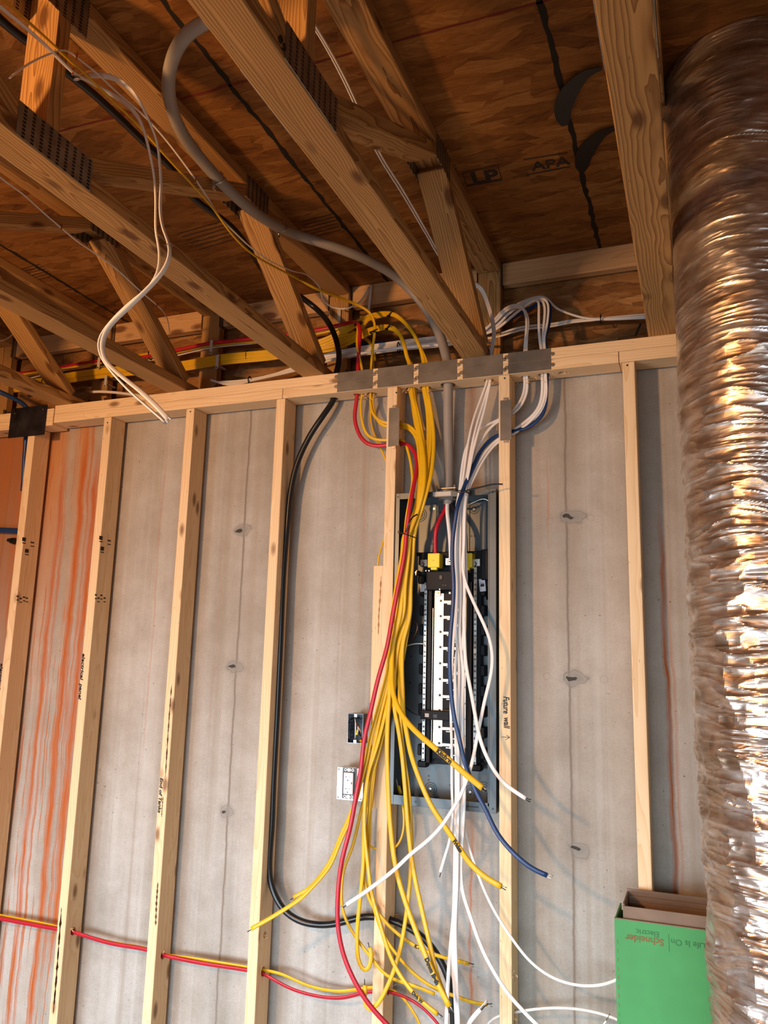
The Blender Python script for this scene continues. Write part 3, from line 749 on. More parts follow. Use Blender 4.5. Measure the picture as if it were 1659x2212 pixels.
# --- trunk above the plates, then down through it, over to the tie, and out to an end
# bundle lane between the tie and the fan: (row, left, right)
LANE = [(1155, 871, 896), (1200, 867, 893), (1263, 855, 889), (1331, 845, 887)]
def lane(s, y): return [(L+(R-L)*s, r, y-.004*math.sin(s*23+r)) for r, L, R in LANE]
top_in = {   # from far left along the rim, over the tie, to each plate hole
 'y1': lambda k: [(20, 818+k, .17), (211, 790+k), (345, 769), (451, 752+k), (600, 733, .17), (700, 718), (755, 703, .14), (772, 703, .09), (771, 745, .06)],
 'y2': lambda k: [(30, 836+k, .165), (95, 826+k), (174, 812+k), (260, 801+k), (376, 793+k), (480, 776+k, .165), (590, 765+k), (650, 755+k), (715, 752+k*2, .15), (765, 728), (798, 690+k, .10), (808, 695, .07), (809, 718, .05), (804, 760)],
 'g2': lambda k: [(30, 838+k, .16), (95, 828+k), (174, 813+k), (260, 803+k), (376, 794+k), (480, 778+k, .16), (590, 767+k), (650, 756+k), (720, 740+k*2, .15), (780, 722+k, .12), (820, 707+k*.5), (843, 706+k*.4, .085), (860, 716+k*.3, .07), (873, 745), (880, 775)],
 'g3': lambda k: [(30, 832+k, .155), (95, 822+k), (174, 808+k), (260, 798+k), (376, 790+k), (480, 773+k, .155), (590, 762+k), (650, 752+k), (710, 738+k*2, .15), (760, 705+k, .14), (805, 684+k), (845, 678+k*.4, .10), (868, 691+k*.3, .08), (893, 720), (908, 752)]}
BOT = {
 'E1': [(849, 1390, -.04), (846, 1453), (848, 1493), (857, 1524), (874, 1553), (898, 1580), (930, 1608), (961, 1634), (987, 1656, -.16), (1011, 1677), (1042, 1702, -.19)],
 'E2': [(870, 1390, -.03), (868, 1445), (870, 1501), (871, 1540), (878, 1580), (887, 1627), (903, 1675), (930, 1738, -.09), (947, 1765), (982, 1816), (1017, 1867), (1051, 1897), (1083, 1915, -.17)],
 'E3': [(839, 1400, -.03), (841, 1437), (829, 1493), (816, 1540), (803, 1588), (794, 1635), (780, 1690), (767, 1738, -.06), (757, 1769), (734, 1820), (713, 1871), (692, 1897), (669, 1922), (650, 1941), (623, 1959), (581, 1985), (543, 2006, -.13)],
 'E4': [(838, 1390, -.022), (838, 1440), (826, 1493), (812, 1545), (800, 1592), (789, 1640), (776, 1695), (761, 1749, -.05), (738, 1800), (715, 1857), (692, 1892), (669, 1918), (634, 1938, -.07)],
 'E5': [(846, 1395, -.03), (836, 1485), (823, 1540), (810, 1600), (797, 1660), (789, 1740, -.05), (786, 1800), (785, 1862), (779, 1931), (772, 2001), (771, 2031), (775, 2080), (787, 2100), (798, 2091), (803, 2061), (799, 2046, -.03)],
 'E6': [(852, 1400, -.02), (840, 1500), (824, 1560), (810, 1620), (797, 1680), (782, 1742, -.025), (761, 1830), (743, 1876), (737, 1920), (742, 1973), (768, 2024), (796, 2061), (835, 2107, -.02), (868, 2121), (900, 2131), (939, 2147, -.03)],
 'E7': [(855, 1392, -.025), (842, 1490), (828, 1560), (812, 1620), (797, 1665), (790, 1710, -.05), (787, 1793), (794, 1862), (803, 1931), (819, 1989), (835, 2043), (855, 2091, -.09), (885, 2135), (913, 2165), (945, 2190, -.12)],
 'E8': [(858, 1392, -.02), (848, 1490), (834, 1560), (820, 1620), (804, 1680), (797, 1760, -.035), (790, 1830), (787, 1899), (803, 1955), (820, 1975), (843, 2003), (871, 2026), (896, 2043), (924, 2056), (950, 2066), (982, 2073), (1012, 2082, -.02)],
 'E9': [(877, 1390, -.018), (868, 1440), (856, 1475), (845, 1520), (828, 1590), (812, 1650), (803, 1720, -.03), (798, 1800), (797, 1880), (805, 1950), (827, 2017), (862, 2068, -.01), (896, 2105), (943, 2137), (991, 2154), (1017, 2165), (1052, 2170, -.01)],
 'E10': [(843, 1395, -.035), (843, 1453), (841, 1501), (838, 1548), (836, 1611), (838, 1691, -.06), (843, 1781), (855, 1874), (878, 1955), (899, 2012), (926, 2080), (945, 2124), (959, 2151), (971, 2174, -.15)],
 'E11': [(860, 1395, -.03), (852, 1470), (851, 1524), (860, 1572), (868, 1627), (874, 1690, -.05), (882, 1793), (894, 1885), (910, 1959), (929, 2043), (943, 2103), (959, 2147), (968, 2172, -.13)],
 'E12': [(863, 1395, -.025), (863, 1453), (863, 1516), (866, 1572), (874, 1643), (882, 1698, -.04), (889, 1816), (887, 1885), (878, 1973), (862, 2061), (843, 2117), (820, 2163), (806, 2180), (796, 2181), (788, 2168), (787, 2150), (789, 2128, -.06)]}
MIDP = {
 'y1': [(779, 870), (779, 888, .045), (785, 922), (794, 941), (808, 949), (838, 951, .045), (867, 949, .045), (874, 954), (882, 976), (889, 1010), (891, 1044), (884, 1084, -.022), (878, 1118)],
 'y2a': [(800, 870), (806, 896, .045), (817, 908), (828, 913), (839, 914, .045), (871, 916, .045), (884, 919), (897, 931), (907, 950), (912, 983), (914, 1023), (912, 1057, -.03), (903, 1098), (895, 1120)],
 'y2b': [(804, 868), (809, 893, .05), (816, 912), (828, 920), (839, 922, .05), (871, 922, .05), (884, 926), (896, 938), (901, 956), (905, 990), (905, 1037), (900, 1078, -.025), (892, 1120)],
 'g2a': [(891, 867), (897, 901, .04), (902, 930), (908, 965), (911, 1010), (908, 1060, -.035), (899, 1100), (890, 1125)],
 'g2b': [(893, 867), (901, 901, .03), (908, 940), (914, 975), (917, 1015), (914, 1058, -.045), (903, 1100), (895, 1125)],
 'g2c': [(896, 867), (905, 901, .03), (912, 940), (918, 990), (920, 1030), (915, 1070, -.04), (904, 1108), (893, 1130)],
 'g2d': [(889, 867), (894, 901, .05), (899, 930), (903, 970), (906, 1015), (903, 1060, -.028), (896, 1100), (888, 1125)],
 'g2e': [(898, 867), (908, 905, .04), (915, 950), (920, 1000), (921, 1040), (915, 1076, -.035), (905, 1110), (895, 1130)],
 'g3a': [(920, 867), (924, 900, .04), (925, 940), (923, 980), (920, 1020), (915, 1062, -.03), (904, 1108), (894, 1130)],
 'g3b': [(924, 867), (929, 905, .035), (930, 956), (926, 996), (922, 1025), (917, 1066, -.035), (906, 1110), (896, 1130)],
 'g3c': [(929, 875), (934, 910, .03), (937, 942), (935, 996), (929, 1037), (919, 1071, -.04), (914, 1091), (905, 1118)],
 'g3d': [(926, 870), (931, 905, .04), (933, 950), (930, 995), (925, 1035), (917, 1072, -.03), (907, 1108), (898, 1128)]}
RUN = [ # id, hole, run variant, dx, dy, middle, slot, tie depth, end, width, flat, twist, label, tip
 ('y1', 0, 0, 'y1', .15, -.018, 'E8', 7.5, .55, .5, 'yellow cable with marked end pointing right above the black cable', ('tie', 'bright')),
 ('y2', -.006, 0, 'y2a', .35, -.04, 'E3', 8.5, .5, .9, 'yellow cable whose long end crosses the black cable down to the left stud', ('tie',)),
 ('y2', .004, .004, 'y2b', .02, -.022, 'E4', 7.5, .5, 1.0, 'yellow cable with short left end just above the black cable bend', ('tie',)),
 ('g2', -.008, 0, 'g2a', .25, -.03, 'E5', 9, .5, .4, 'yellow cable curling up into a narrow U below the outlet', ('tie',)),
 ('g2', 0, -.006, 'g2b', .45, -.05, 'E1', 12, .5, .25, 'wide yellow cable lettered Kitchen lying across the panel', ('bright', 'tie', 'tie')),
 ('g2', .006, -.002, 'g2c', .6, -.045, 'E10', 11, .5, .3, 'yellow cable with black scribbled tape end, left of a matching pair', ('bright', 'tie')),
 ('g2', -.004, .007, 'g2d', .1, -.026, 'E6', 7.5, .5, 1.0, 'dull yellow cable bowing far left before curling right to a blunt end', ()),
 ('g2', .010, .006, 'g2e', .7, -.03, 'E7', 9, .5, .5, 'yellow cable ending lowest with black marker dashes, left of the scribbled pair', ('tie', 'bright')),
 ('g3', -.008, 0, 'g3a', .78, -.035, 'E11', 10, .5, .4, 'yellow cable joining the scribbled end from the right side', ('bright', 'tie')),
 ('g3', -.002, -.006, 'g3b', .86, -.028, 'E12', 9, .5, .6, 'yellow cable looping back up left at the bottom across the stud', ('tie',)),
 ('g3', .008, -.004, 'g3c', .95, -.035, 'E2', 11, .5, .35, 'wide yellow cable lettered Fridge reaching down right below the panel', ('bright', 'tie')),
 ('g3', .004, .006, 'g3d', .98, -.020, 'E9', 7.5, .5, .9, 'yellow cable passing behind the white cables to a stub end low down', ('tie', 'bright')),
]
yc = {}
kk = {'y1': 0, 'y2': 0, 'g2': 0, 'g3': 0}
for hole, dx, dy, midk, s, ty, endk, w, fl_, tw, lb, tip in RUN:
    k = kk[hole]; kk[hole] += 1
    pts = top_in[hole]((k-1.5)*3.2)
    ln = lane(s, ty)
    yc[endk] = cable('yellow_cable', lb, 'yellow', pts+H_(hole, dx, dy)+MIDP[midk]+ln+BOT[endk], w=6.6, taper=w/6.6*.97, flat=fl_*1.2, twist=tw, tw1=tw*.25, group=YG, tip=(tip,) if tip else None, step=.013)
marks_on(yc['E1'], 'Kitchen', .957, .019, .001)
marks_on(yc['E2'], 'Fridge', .958, .016, .001)
marks_on(yc['E10'], 'Down Bath', .973, .016, .0013)
marks_on(yc['E8'], 'K -', .965, .012)
marks_on(yc['E7'], 'Dish W', .979, .013)
# the yellow cable strung along the truss, joining the second hole
cable('yellow_cable', 'single yellow cable strung along the truss from top left to the plate', 'yellow',
      [('x', -60, -58, -.238), ('x', 8, 0, -.238), ('x', 51, 38, -.238), ('x', 101, 84, -.238), ('x', 152, 132, -.238), ('x', 187, 162, -.238), ('x', 228, 203, -.238), ('x', 304, 276, -.238), ('x', 350, 328, -.238), ('x', 425, 410, -.238), ('x', 460, 450, -.238), ('x', 500, 505, -.238), ('x', 540, 545, -.238), ('x', 590, 575, -.238), ('x', 645, 603, -.240), (675, 620), (725, 640), (775, 660, .02), (800, 675, .04), (811, 705, .045), (806, 750)]+H_('y2', -.002, -.008)
      +[(802, 868), (800, 892, .075), (801, 908), (804, 929), (812, 946), (821, 966), (831, 988), (838, 1009, .075), (847, 1060), (843, 1110), (836, 1140, .07), (828, 1170), (817, 1208, .05), (815, 1235, .05)], w=6.5, flat=.55, twist=.7, tw1=1.0, group=YG, step=.013)
# red cables
cable('red_cable', 'bright red cable from the plate down the left side of the yellow bundle', 'red',
      [(14, 809, .175), (95, 800), (150, 790), (211, 780), (318, 770), (405, 751), (451, 742), (540, 732), (640, 720), (700, 710), (755, 697, .13), (772, 697, .09), (778, 712, .07), (776, 745)]+H_('red')
      +[(770, 870), (767, 885, .045), (766, 908), (774, 935), (786, 954), (801, 962), (821, 964), (838, 960, .045), (869, 957, .045), (882, 960), (893, 972), (900, 990), (899, 1023), (892, 1057, -.04), (884, 1105, -.058), (878, 1150), (874, 1195), (861, 1263), (848, 1331), (836, 1398), (816, 1469), (800, 1540, -.07), (787, 1596), (780, 1659), (770, 1714), (757, 1786), (738, 1862), (730, 1931), (730, 2001), (743, 2066), (773, 2133, -.07), (803, 2177), (838, 2215), (880, 2260, -.05)], w=9, flat=.75, step=.013)
cable('red_cable', 'red cable threaded level through the lower studs at bottom left', 'red',
      [(-90, 1965, .04), (0, 1984, .045), (117, 2006), (149, 2011, .045), (235, 2037), (313, 2051), (347, 2062, .045), (431, 2080), (533, 2096), (566, 2103, .045), (627, 2135), (681, 2151), (736, 2156), (795, 2143, .047), (850, 2145, .045), (901, 2168), (943, 2208), (965, 2240, .03)], w=10, flat=.5, twist=.1, tw1=.9)
cable('yellow_cable', 'yellow cable running with the low red cable through the studs', 'yellow',
      [(-90, 1958, .055), (0, 1977, .06), (117, 2000), (149, 2010, .056), (235, 2034), (313, 2048), (347, 2060, .056), (423, 2071), (533, 2089), (568, 2095, .052), (605, 2103), (669, 2130), (724, 2141), (762, 2139), (800, 2133, .056), (844, 2138, .052), (867, 2151), (892, 2185), (905, 2208), (915, 2240, .03)], w=8, flat=.5, twist=.5, group=YG)
# black cable
bk = cable('black_cable', 'thick black cable dropping left of the panel and curving to bottom centre', 'black',
      [('z', -60, -30, 2.99), ('z', 0, 42, 2.99), ('z', 86, 110, 2.99), ('z', 170, 177, 3.0), ('z', 202, 203, 3.0), ('z', 253, 250, 3.0), ('z', 304, 300, 3.0), ('z', 370, 363, 3.0), ('z', 415, 425, 2.985), ('z', 500, 490, 2.98), ('z', 540, 540, 2.97), (580, 595, -.07), (630, 628), (675, 660, .10), (705, 690), (725, 730, .07), (733, 775)]+H_('black')
      +[(711, 879), (698, 898, .05), (670, 940), (642, 1000), (628, 1060), (620, 1140), (612, 1240), (605, 1400), (598, 1550), (590, 1700), (587, 1786), (582, 1850), (582, 1892), (586, 1913), (599, 1945), (618, 1971), (646, 1989), (680, 1997), (715, 1997), (750, 1989), (780, 1981), (808, 1980, .046), (843, 1987, .045), (878, 2001), (913, 2024), (936, 2050), (959, 2089), (973, 2128), (977, 2163), (980, 2212), (980, 2260, .03)], w=13, flat=.95, step=.014)
for (px, py) in ((590, 1706), (582, 1892), (612, 1240)):
    c = at(px, py, y=.05); bm = bmesh.new(); add_cyl(bm, c, (0, 0, 1), .0112, .002, 18); link('silver_band', bm, M['bright'], bk)
# white cables through the plate to the panel
WTOP = {
 'a': H_('w1', -.006, 0)+[(1047, 838), (1040, 857, .03), (1025, 898), (1015, 936), (1007, 981), (1001, 1026), (998, 1050, -.03)],
 'b': H_('w1', 0, .004)+[(1052, 838), (1045, 868, .035), (1034, 902), (1025, 936), (1016, 981), (1009, 1026), (1003, 1052, -.035)],
 'c': H_('w1', .006, -.002)+[(1056, 838), (1052, 860, .03), (1043, 898), (1034, 928), (1022, 973), (1013, 1018), (1006, 1050, -.04)],
 'd': H_('w2', -.004, 0)+[(1134, 830), (1129, 857, .045), (1120, 872), (1111, 884, .045), (1080, 905, .045), (1062, 913), (1040, 924), (1021, 942), (1007, 966), (1000, 996), (995, 1034), (994, 1052, -.025)],
 'e': H_('w2', .004, 0)+[(1140, 838), (1132, 865, .045), (1122, 881), (1113, 890, .045), (1080, 907, .045), (1055, 928), (1040, 951), (1028, 973), (1019, 1003), (1010, 1041), (1006, 1052, -.03)],
 'f': H_('w3', -.007, 0)+[(1172, 830), (1170, 860, .045), (1161, 886), (1146, 902), (1128, 916), (1111, 928, .045), (1080, 945, .045), (1062, 960), (1045, 981), (1031, 1003), (1018, 1032), (1010, 1054, -.03)],
 'g': H_('w3', 0, .003)+[(1178, 845), (1172, 875, .045), (1158, 896), (1140, 915), (1111, 936, .045), (1080, 951, .045), (1065, 964), (1049, 985), (1034, 1011), (1021, 1038), (1012, 1054, -.025)],
 'h': H_('w3', .006, -.002)+[(1181, 845), (1176, 875, .048), (1163, 897), (1144, 912), (1111, 932, .048), (1080, 948, .048), (1063, 962), (1047, 984), (1032, 1008), (1019, 1036), (1009, 1058, -.02)],
 'bl': H_('w3', .009, .004)+[(1180, 845), (1179, 875, .05), (1173, 896), (1161, 910), (1141, 924), (1111, 931, .045), (1080, 939, .045), (1063, 946), (1048, 961), (1033, 984), (1021, 1011), (1007, 1041), (998, 1065, -.05)]}
UP = {
 'a': [('x', 600, -50, .235), ('x', 685, 70, .235), ('x', 740, 170, .235), ('x', 812, 326, .235), ('x', 869, 419, .235), ('x', 921, 507, .235), ('x', 952, 559, .24), (995, 600, .0), (1036, 622, .09), (1054, 664), (1064, 705), (1064, 740)],
 'b': [('x', 605, -60, .25), ('x', 688, 66, .25), ('x', 744, 166, .25), ('x', 816, 322, .25), ('x', 873, 415, .25), ('x', 924, 503, .25), ('x', 955, 555, .25), (998, 598, .0), (1040, 621, .085), (1058, 664), (1068, 705), (1068, 740)],
 'c': [(455, 821, .16), (500, 832), (540, 823), (640, 800), (738, 772), (861, 752), (951, 745, .14), (1030, 738), (1062, 740, .10), (1066, 755)],
 'd': [(470, 826, .165), (540, 820), (640, 796), (738, 767), (861, 748), (951, 740, .20), (1045, 715), (1070, 689, .16), (1091, 666), (1116, 657), (1129, 663, .11), (1137, 689), (1136, 722)],
 'e': [(480, 830, .17), (540, 824), (640, 793), (738, 763), (861, 745), (951, 737, .21), (1045, 712), (1072, 694, .165), (1093, 670), (1116, 661), (1133, 668, .115), (1141, 694), (1138, 725)],
 'f': [(640, 790, .18), (738, 770), (861, 742), (951, 733, .22), (1045, 722), (1073, 711, .17), (1103, 686), (1141, 656), (1163, 645), (1164, 663, .11), (1164, 701), (1166, 735)],
 'g': [(640, 786, .18), (738, 762), (861, 740), (951, 730, .22), (1045, 718), (1073, 705, .18), (1100, 676), (1141, 652), (1172, 646), (1177, 663, .12), (1176, 690), (1172, 730)],
 'h': [(640, 783, .18), (738, 758), (861, 738), (951, 727, .22), (1045, 714), (1073, 699, .185), (1105, 668), (1141, 650), (1177, 645), (1184, 656, .11), (1182, 700), (1175, 735)],
 'bl': [(640, 760, .2), (731, 744), (781, 743), (825, 740), (857, 743), (951, 738, .23), (1045, 724), (1094, 694, .19), (1136, 671), (1167, 654), (1184, 648), (1189, 666, .12), (1184, 706), (1176, 735)]}
WL = [(1100, 985, 1006), (1163, 984, 1006), (1211, 982, 1006), (1258, 983, 1008), (1314, 982, 1008), (1369, 980, 1007)]
def wlane(s, y, k=6): return [(L+(R-L)*s, r, y) for r, L, R in WL[:k]]
WBOT = {
 'A': [(1002, 1179, -.05), (999, 1227), (1005, 1258), (1016, 1285), (1029, 1314), (1044, 1345), (1057, 1377), (1063, 1408), (1064, 1430), (1061, 1455), (1057, 1474), (1048, 1509), (1038, 1557), (1030, 1596, -.08), (1019, 1651), (1006, 1691), (991, 1726), (972, 1757), (959, 1778), (924, 1816), (889, 1843), (855, 1876), (820, 1904), (773, 1938), (748, 1954, -.15)],
 'B': [(1002, 1298, -.045), (1003, 1369), (1006, 1432), (1014, 1477), (1022, 1519), (1030, 1564), (1038, 1601), (1051, 1634), (1067, 1664), (1082, 1686), (1101, 1702), (1120, 1715), (1136, 1725, -.14)],
 'C': [(1001, 1430, -.05), (1001, 1560), (1002, 1700, -.05), (1003, 1788), (1019, 1848), (1040, 1908), (1063, 1959), (1100, 2019), (1146, 2078), (1188, 2109), (1230, 2125), (1271, 2130), (1303, 2127), (1332, 2117), (1380, 2090, -.03)],
 'D': [(994, 1430, -.05), (994, 1560), (996, 1700, -.06), (995, 1850), (998, 1920), (1017, 1982), (1040, 2047), (1070, 2105), (1100, 2150), (1125, 2178), (1157, 2211), (1190, 2240, -.10)],
 'I': [(984, 1430, -.045), (984, 1520), (985, 1600), (986, 1700, -.05), (984, 1793), (982, 1908), (980, 1978), (973, 2047), (968, 2117), (964, 2212), (962, 2260, -.08)],
 'J': [(991, 1430, -.055), (989, 1560), (990, 1700, -.07), (988, 1816), (987, 1908), (983, 2001), (985, 2094), (990, 2212), (990, 2260, -.10)],
 'K': [(998, 1430, -.05), (998, 1560), (1003, 1700, -.06), (998, 1816), (991, 1931), (984, 2001), (979, 2070), (983, 2140), (987, 2212), (987, 2260, -.09)],
 'H': [(976, 1450, -.035), (974, 1540), (976, 1620), (976, 1699), (978, 1760, -.03), (973, 1809), (961, 1850), (951, 1884, -.05)]}
WR = [('a', .18, -.045, 'J', 8, 6, 'white cable hanging straightest in the middle below the panel', ()),
      ('b', .45, -.05, 'K', 9, 6, 'white cable hanging straight, right of the straightest one', ()),
      ('c', .8, -.05, 'D', 8, 6, 'white cable curving right in front of the stud to the bottom edge', ()),
      ('d', .02, -.03, 'H', 6, 6, 'thin white cable ending short in front of the concrete below the panel', ('tie',)),
      ('e', .55, -.038, 'I', 8, 6, 'white cable hanging straight down leftmost of the vertical ones', ()),
      ('f', .9, -.06, 'A', 8, 1, 'white cable bulging right over the panel then slanting down left past yellow cables', ('tie', 'bright')),
      ('g', .97, -.035, 'B', 8, 4, 'white cable bending right across the panel corner to a bare end beyond the stud', ('tie', 'tie')),
      ('h', .68, -.03, 'C', 6, 6, 'thin white cable sagging right in a long loop behind the green carton', ())]
for tk, s, ty, bk_, w, kl, lb, tip in WR:
    cable('white_cable', lb, 'white', UP[tk]+WTOP[tk]+wlane(s, ty, kl)+WBOT[bk_], w=min(w, 6.3), taper=w/6.3 if w > 6.3 else 1, flat=.52, twist=1.3 if tk in 'ab' else .5, tw1=.15, group=WG, tip=(tip,) if tip else None, step=.013)
cable('blue_cable', 'dark blue cable over the white bundle ending far right of the stud', 'blue', UP['bl']+WTOP['bl']
      +[(989, 1090, -.07), (983, 1127), (978, 1163), (977, 1211), (980, 1258), (978, 1314), (973, 1369), (971, 1420), (974, 1493), (981, 1549), (992, 1596), (1003, 1644, -.09), (1018, 1686), (1035, 1723), (1050, 1750), (1071, 1796), (1094, 1827), (1121, 1854), (1150, 1877), (1182, 1891, -.15)], w=9, flat=.65, tip=(('bright', 'white'),), step=.013)
# white runs across the rim to the right
cable('white_cable', 'white cable running level behind the right truss, lower strand', 'white', [(640, 797, .205), (738, 775), (861, 756), (951, 748, .21), (1030, 734), (1073, 728, .2), (1129, 712), (1192, 705), (1230, 697), (1296, 690), (1387, 684), (1480, 678, .2)], w=5, flat=.6, group=WG)
cable('white_cable', 'white cable running level behind the right truss, upper strand', 'white', [(640, 793, .215), (738, 770), (861, 752), (951, 744, .22), (1030, 731), (1073, 722, .21), (1129, 706), (1192, 700), (1230, 693), (1296, 688), (1387, 680), (1480, 674, .21)], w=5, flat=.6, group=WG)
cable('white_cable', 'white cable arching off the looped cables and sagging right to the tie', 'white', [(1073, 700, .2), (1110, 662), (1145, 645), (1175, 640, .16), (1186, 648), (1197, 663), (1230, 678), (1263, 687), (1296, 690, .2), (1387, 687), (1480, 682, .2)], w=5, flat=.6, group=WG)
cable('white_cable', 'thin white cable with the red run along the rim at left', 'white', [(60, 818, .19), (211, 785), (345, 775), (451, 752), (540, 742), (640, 729), (720, 716, .19), (740, 735, .2)], w=4, flat=.6, group=WG)
cable('yellow_cable', 'yellow cable lying right above the red run along the rim', 'yellow', [(20, 815, .19), (160, 790), (260, 775), (330, 763), (405, 755), (451, 748), (560, 735), (660, 722), (720, 712, .19), (760, 716, .16), (800, 740, .2), (810, 780, .2)], w=7, flat=.6, group=YG)
cable('white_cable', 'short white cable end lying low behind the second truss web at left', 'white', [(195, 847, .14), (215, 846), (250, 848), (290, 853), (330, 858), (400, 852, .15), (470, 846, .15)], w=6, flat=.6, group=WG)
cable('white_cable', 'thin white cable looping behind the forked web to the upper vertical strand', 'white',
      [('x', 22, 168, -.20), ('x', 28, 162, -.23), ('x', 63, 137, -.235), ('x', 101, 119, -.235), ('x', 134, 107, -.235), ('x', 152, 111, -.235), ('x', 165, 124, -.237), ('x', 208, 157, -.238), ('x', 253, 200, -.238), ('x', 304, 243, -.238), ('x', 350, 292, -.238), ('x', 395, 350, -.238), ('x', 425, 392, -.238), ('x', 450, 430, -.238), ('x', 475, 470, -.238), ('x', 500, 495, -.238), ('x', 540, 533, -.238), ('x', 580, 562, -.238), ('x', 630, 585, -.239), (665, 595, -.15), (690, 620), (700, 650), (720, 665, .13), (750, 667), (780, 650), (798, 620, .2)], w=5, flat=.55, twist=.3, group=WG, step=.013)
cable('white_cable', 'short white cable hanging from the subfloor beside the post', 'white', [(802, 616, .215), (800, 640), (797, 665), (795, 690, .19)], w=6, flat=.6, group=WG)
cable('white_cable', 'thin white wire stapled along the second truss from the left', 'white', [('x', -40, 345, -.862), ('x', 0, 383, -.862), ('x', 50, 420, -.862), ('x', 100, 465, -.862), ('x', 132, 492, -.862), ('x', 165, 520, -.862), ('x', 205, 547, -.862), ('x', 250, 580, -.862), ('x', 285, 612, -.862), ('x', 310, 635, -.862), ('x', 340, 660, -.862), (360, 686, -.05), (366, 715, .1)], w=4, flat=.6, group=WG)
cable('white_cable', 'white cable dipping into view at the far left edge', 'white', [(-40, 742, -.3), (-5, 737), (15, 732), (32, 718, -.1), (45, 700, -.05)], w=5, flat=.6, group=WG)
# two twisted cables hanging free in front
W1 = [('x', -50, -28, -.235), ('x', 0, 15, -.235), ('x', 51, 56, -.235), ('x', 101, 101, -.235), ('x', 157, 156, -.235), (197, 178, -1.25), (240, 203, -1.2), (278, 228), (299, 253), (314, 291), (322, 325), (331, 367, -1.16), (336, 425), (336, 500), (340, 520), (345, 555), (340, 592), (320, 622), (280, 655), (240, 695), (213, 735), (217, 768), (240, 802), (280, 845), (320, 880), (357, 912, -1.12)]
W2 = [('x', 165, 172, -.235), (182, 164, -1.28), (215, 161), (240, 166), (268, 180), (291, 203), (309, 233), (324, 266), (337, 296), (345, 350), (348, 400, -1.15), (346, 450), (351, 490), (366, 530), (368, 555), (350, 590), (313, 630), (273, 668), (233, 708), (220, 742), (226, 775), (262, 812), (300, 842), (337, 876), (364, 906, -1.14)]
cable('white_cable', 'left of the two twisted white cables hanging from the truss at left', 'white', W1, w=12, flat=.42, twist=.2, tw1=1.6, group=WG, tip=(('white', 'bright'), .006))
cable('white_cable', 'right of the two twisted white cables hanging from the truss at left', 'white', W2, w=12, flat=.42, twist=.6, tw1=2.4, group=WG, tip=(('white', 'bright'), .006))
# bottom right white cables
cable('white_cable', 'white cable arcing from the stud hole behind the green carton', 'white', [(1085, 2188, .045), (1111, 2187, .045), (1146, 2181), (1198, 2177), (1251, 2180), (1303, 2191), (1342, 2206), (1400, 2240, -.02)], w=6, flat=.7, group=WG)
cable('white_cable', 'white cable curling up from the bottom edge into the stud hole', 'white', [(1040, 2250, .02), (1052, 2212, .03), (1063, 2202), (1074, 2196), (1085, 2192, .045)], w=5, flat=.7, group=WG)
cable('white_cable', 'wide white cable end poking up at the bottom edge', 'white', [(1000, 2240, -.06), (1013, 2209), (1026, 2193), (1038, 2180, -.08)], w=10, flat=.5, group=WG, tip=(('white', 'tie', 'bright'), .035))
cable('white_cable', 'thin white wire end with black tip near the carton', 'white', [(1285, 2250, -.02), (1300, 2218), (1310, 2205, -.03)], w=4, flat=1, group=WG, tip=(('tie',), .02))
cable('yellow_cable', 'thin yellow cable joining the small steel box to the outlet box', 'yellow', [(778, 1598, .045), (783, 1615), (788, 1640), (788, 1662, .07)], w=5, flat=.6, group=YG)
cable('yellow_cable', 'thin yellow cable drooping behind the stud under the panel corner', 'yellow', [(795, 1740, .06), (796, 1823, .07), (803, 1831), (811, 1833, .045), (848, 1834, .045), (858, 1828), (868, 1810), (873, 1780), (870, 1738, .05)], w=5, flat=.6, group=YG)
# blue water pipe at far left
cable('blue_pipe', 'blue plastic water pipe entering the plate at far left', 'blue', [(-70, 815, -.12), (0, 847, -.06), (29, 860), (55, 876, .03), (62, 888, .045), ('w', at(62, 900, y=.045).x, .045, PT-.02), (57, 940, .06), (55, 965), (53, 995), (51, 1037, .09), (49, 1060, .09)], w=10, flat=1, cat='pipe')
cable('blue_pipe', 'blue plastic water pipe ending level behind the leftmost stud', 'blue', [(-80, 1142, .08), (0, 1145, .08), (45, 1147, .08)], w=12, flat=1, cat='pipe')
bm = bmesh.new(); c = at(31, 1169, y=.1); add_cyl(bm, c, (0, -1, 0), .015, .02, 18, r2=.012); add_cyl(bm, c+Vector((0, -.02, 0)), (0, -1, 0), .008, .015, 14)
o = link('pipe_plug', bm, M['tie']); tag(o, 'black plug in the concrete under the blue pipe at left', 'plug')
# grey service cable with its conductors
GP = [('w', .22, -1.24, 2.97), ('w', .10, -1.26, 2.97), ('z', 445, 50, 2.97), ('z', 420, 57, 2.97), ('z', 395, 77, 2.965), ('z', 372, 122, 2.955), ('z', 362, 178, 2.945), ('z', 368, 228, 2.94), ('z', 388, 280, 2.935), ('z', 415, 322, 2.93), ('z', 445, 357, 2.925), ('x', 470, 386, -.232), ('x', 515, 430, -.226), ('x', 560, 466, -.226), ('x', 606, 493, -.228), (640, 507, -.32), (700, 526), (760, 547, -.18), (820, 575), (862, 602, .02), (905, 645, .08), (935, 690, .08), (955, 735, .075), (962, 765)]+H_('gray')+[(968, 860), (968, 900, .05), (969, 960), (970, 1020, .055), (968, 1062, .055), (968, 1090, .055)]
g = cable('service_cable', 'thick grey service cable looping over the trusses and down into the panel', 'gray', GP, wmm=35, flat=.96, step=.018, smooth=8)
cable('red_conductor', None, 'red', [(966, 1088, .055), (961, 1104, .05), (950, 1122, .035), (942, 1143, .025), (940, 1168, .03), (941, 1200, .035)], w=10, flat=1, parent=g)
cable('white_conductor', None, 'white', [(967, 1084, .05), (966, 1104, .035), (970, 1140, .03), (973, 1175, .03), (974, 1208, .035)], w=9, flat=1, parent=g)
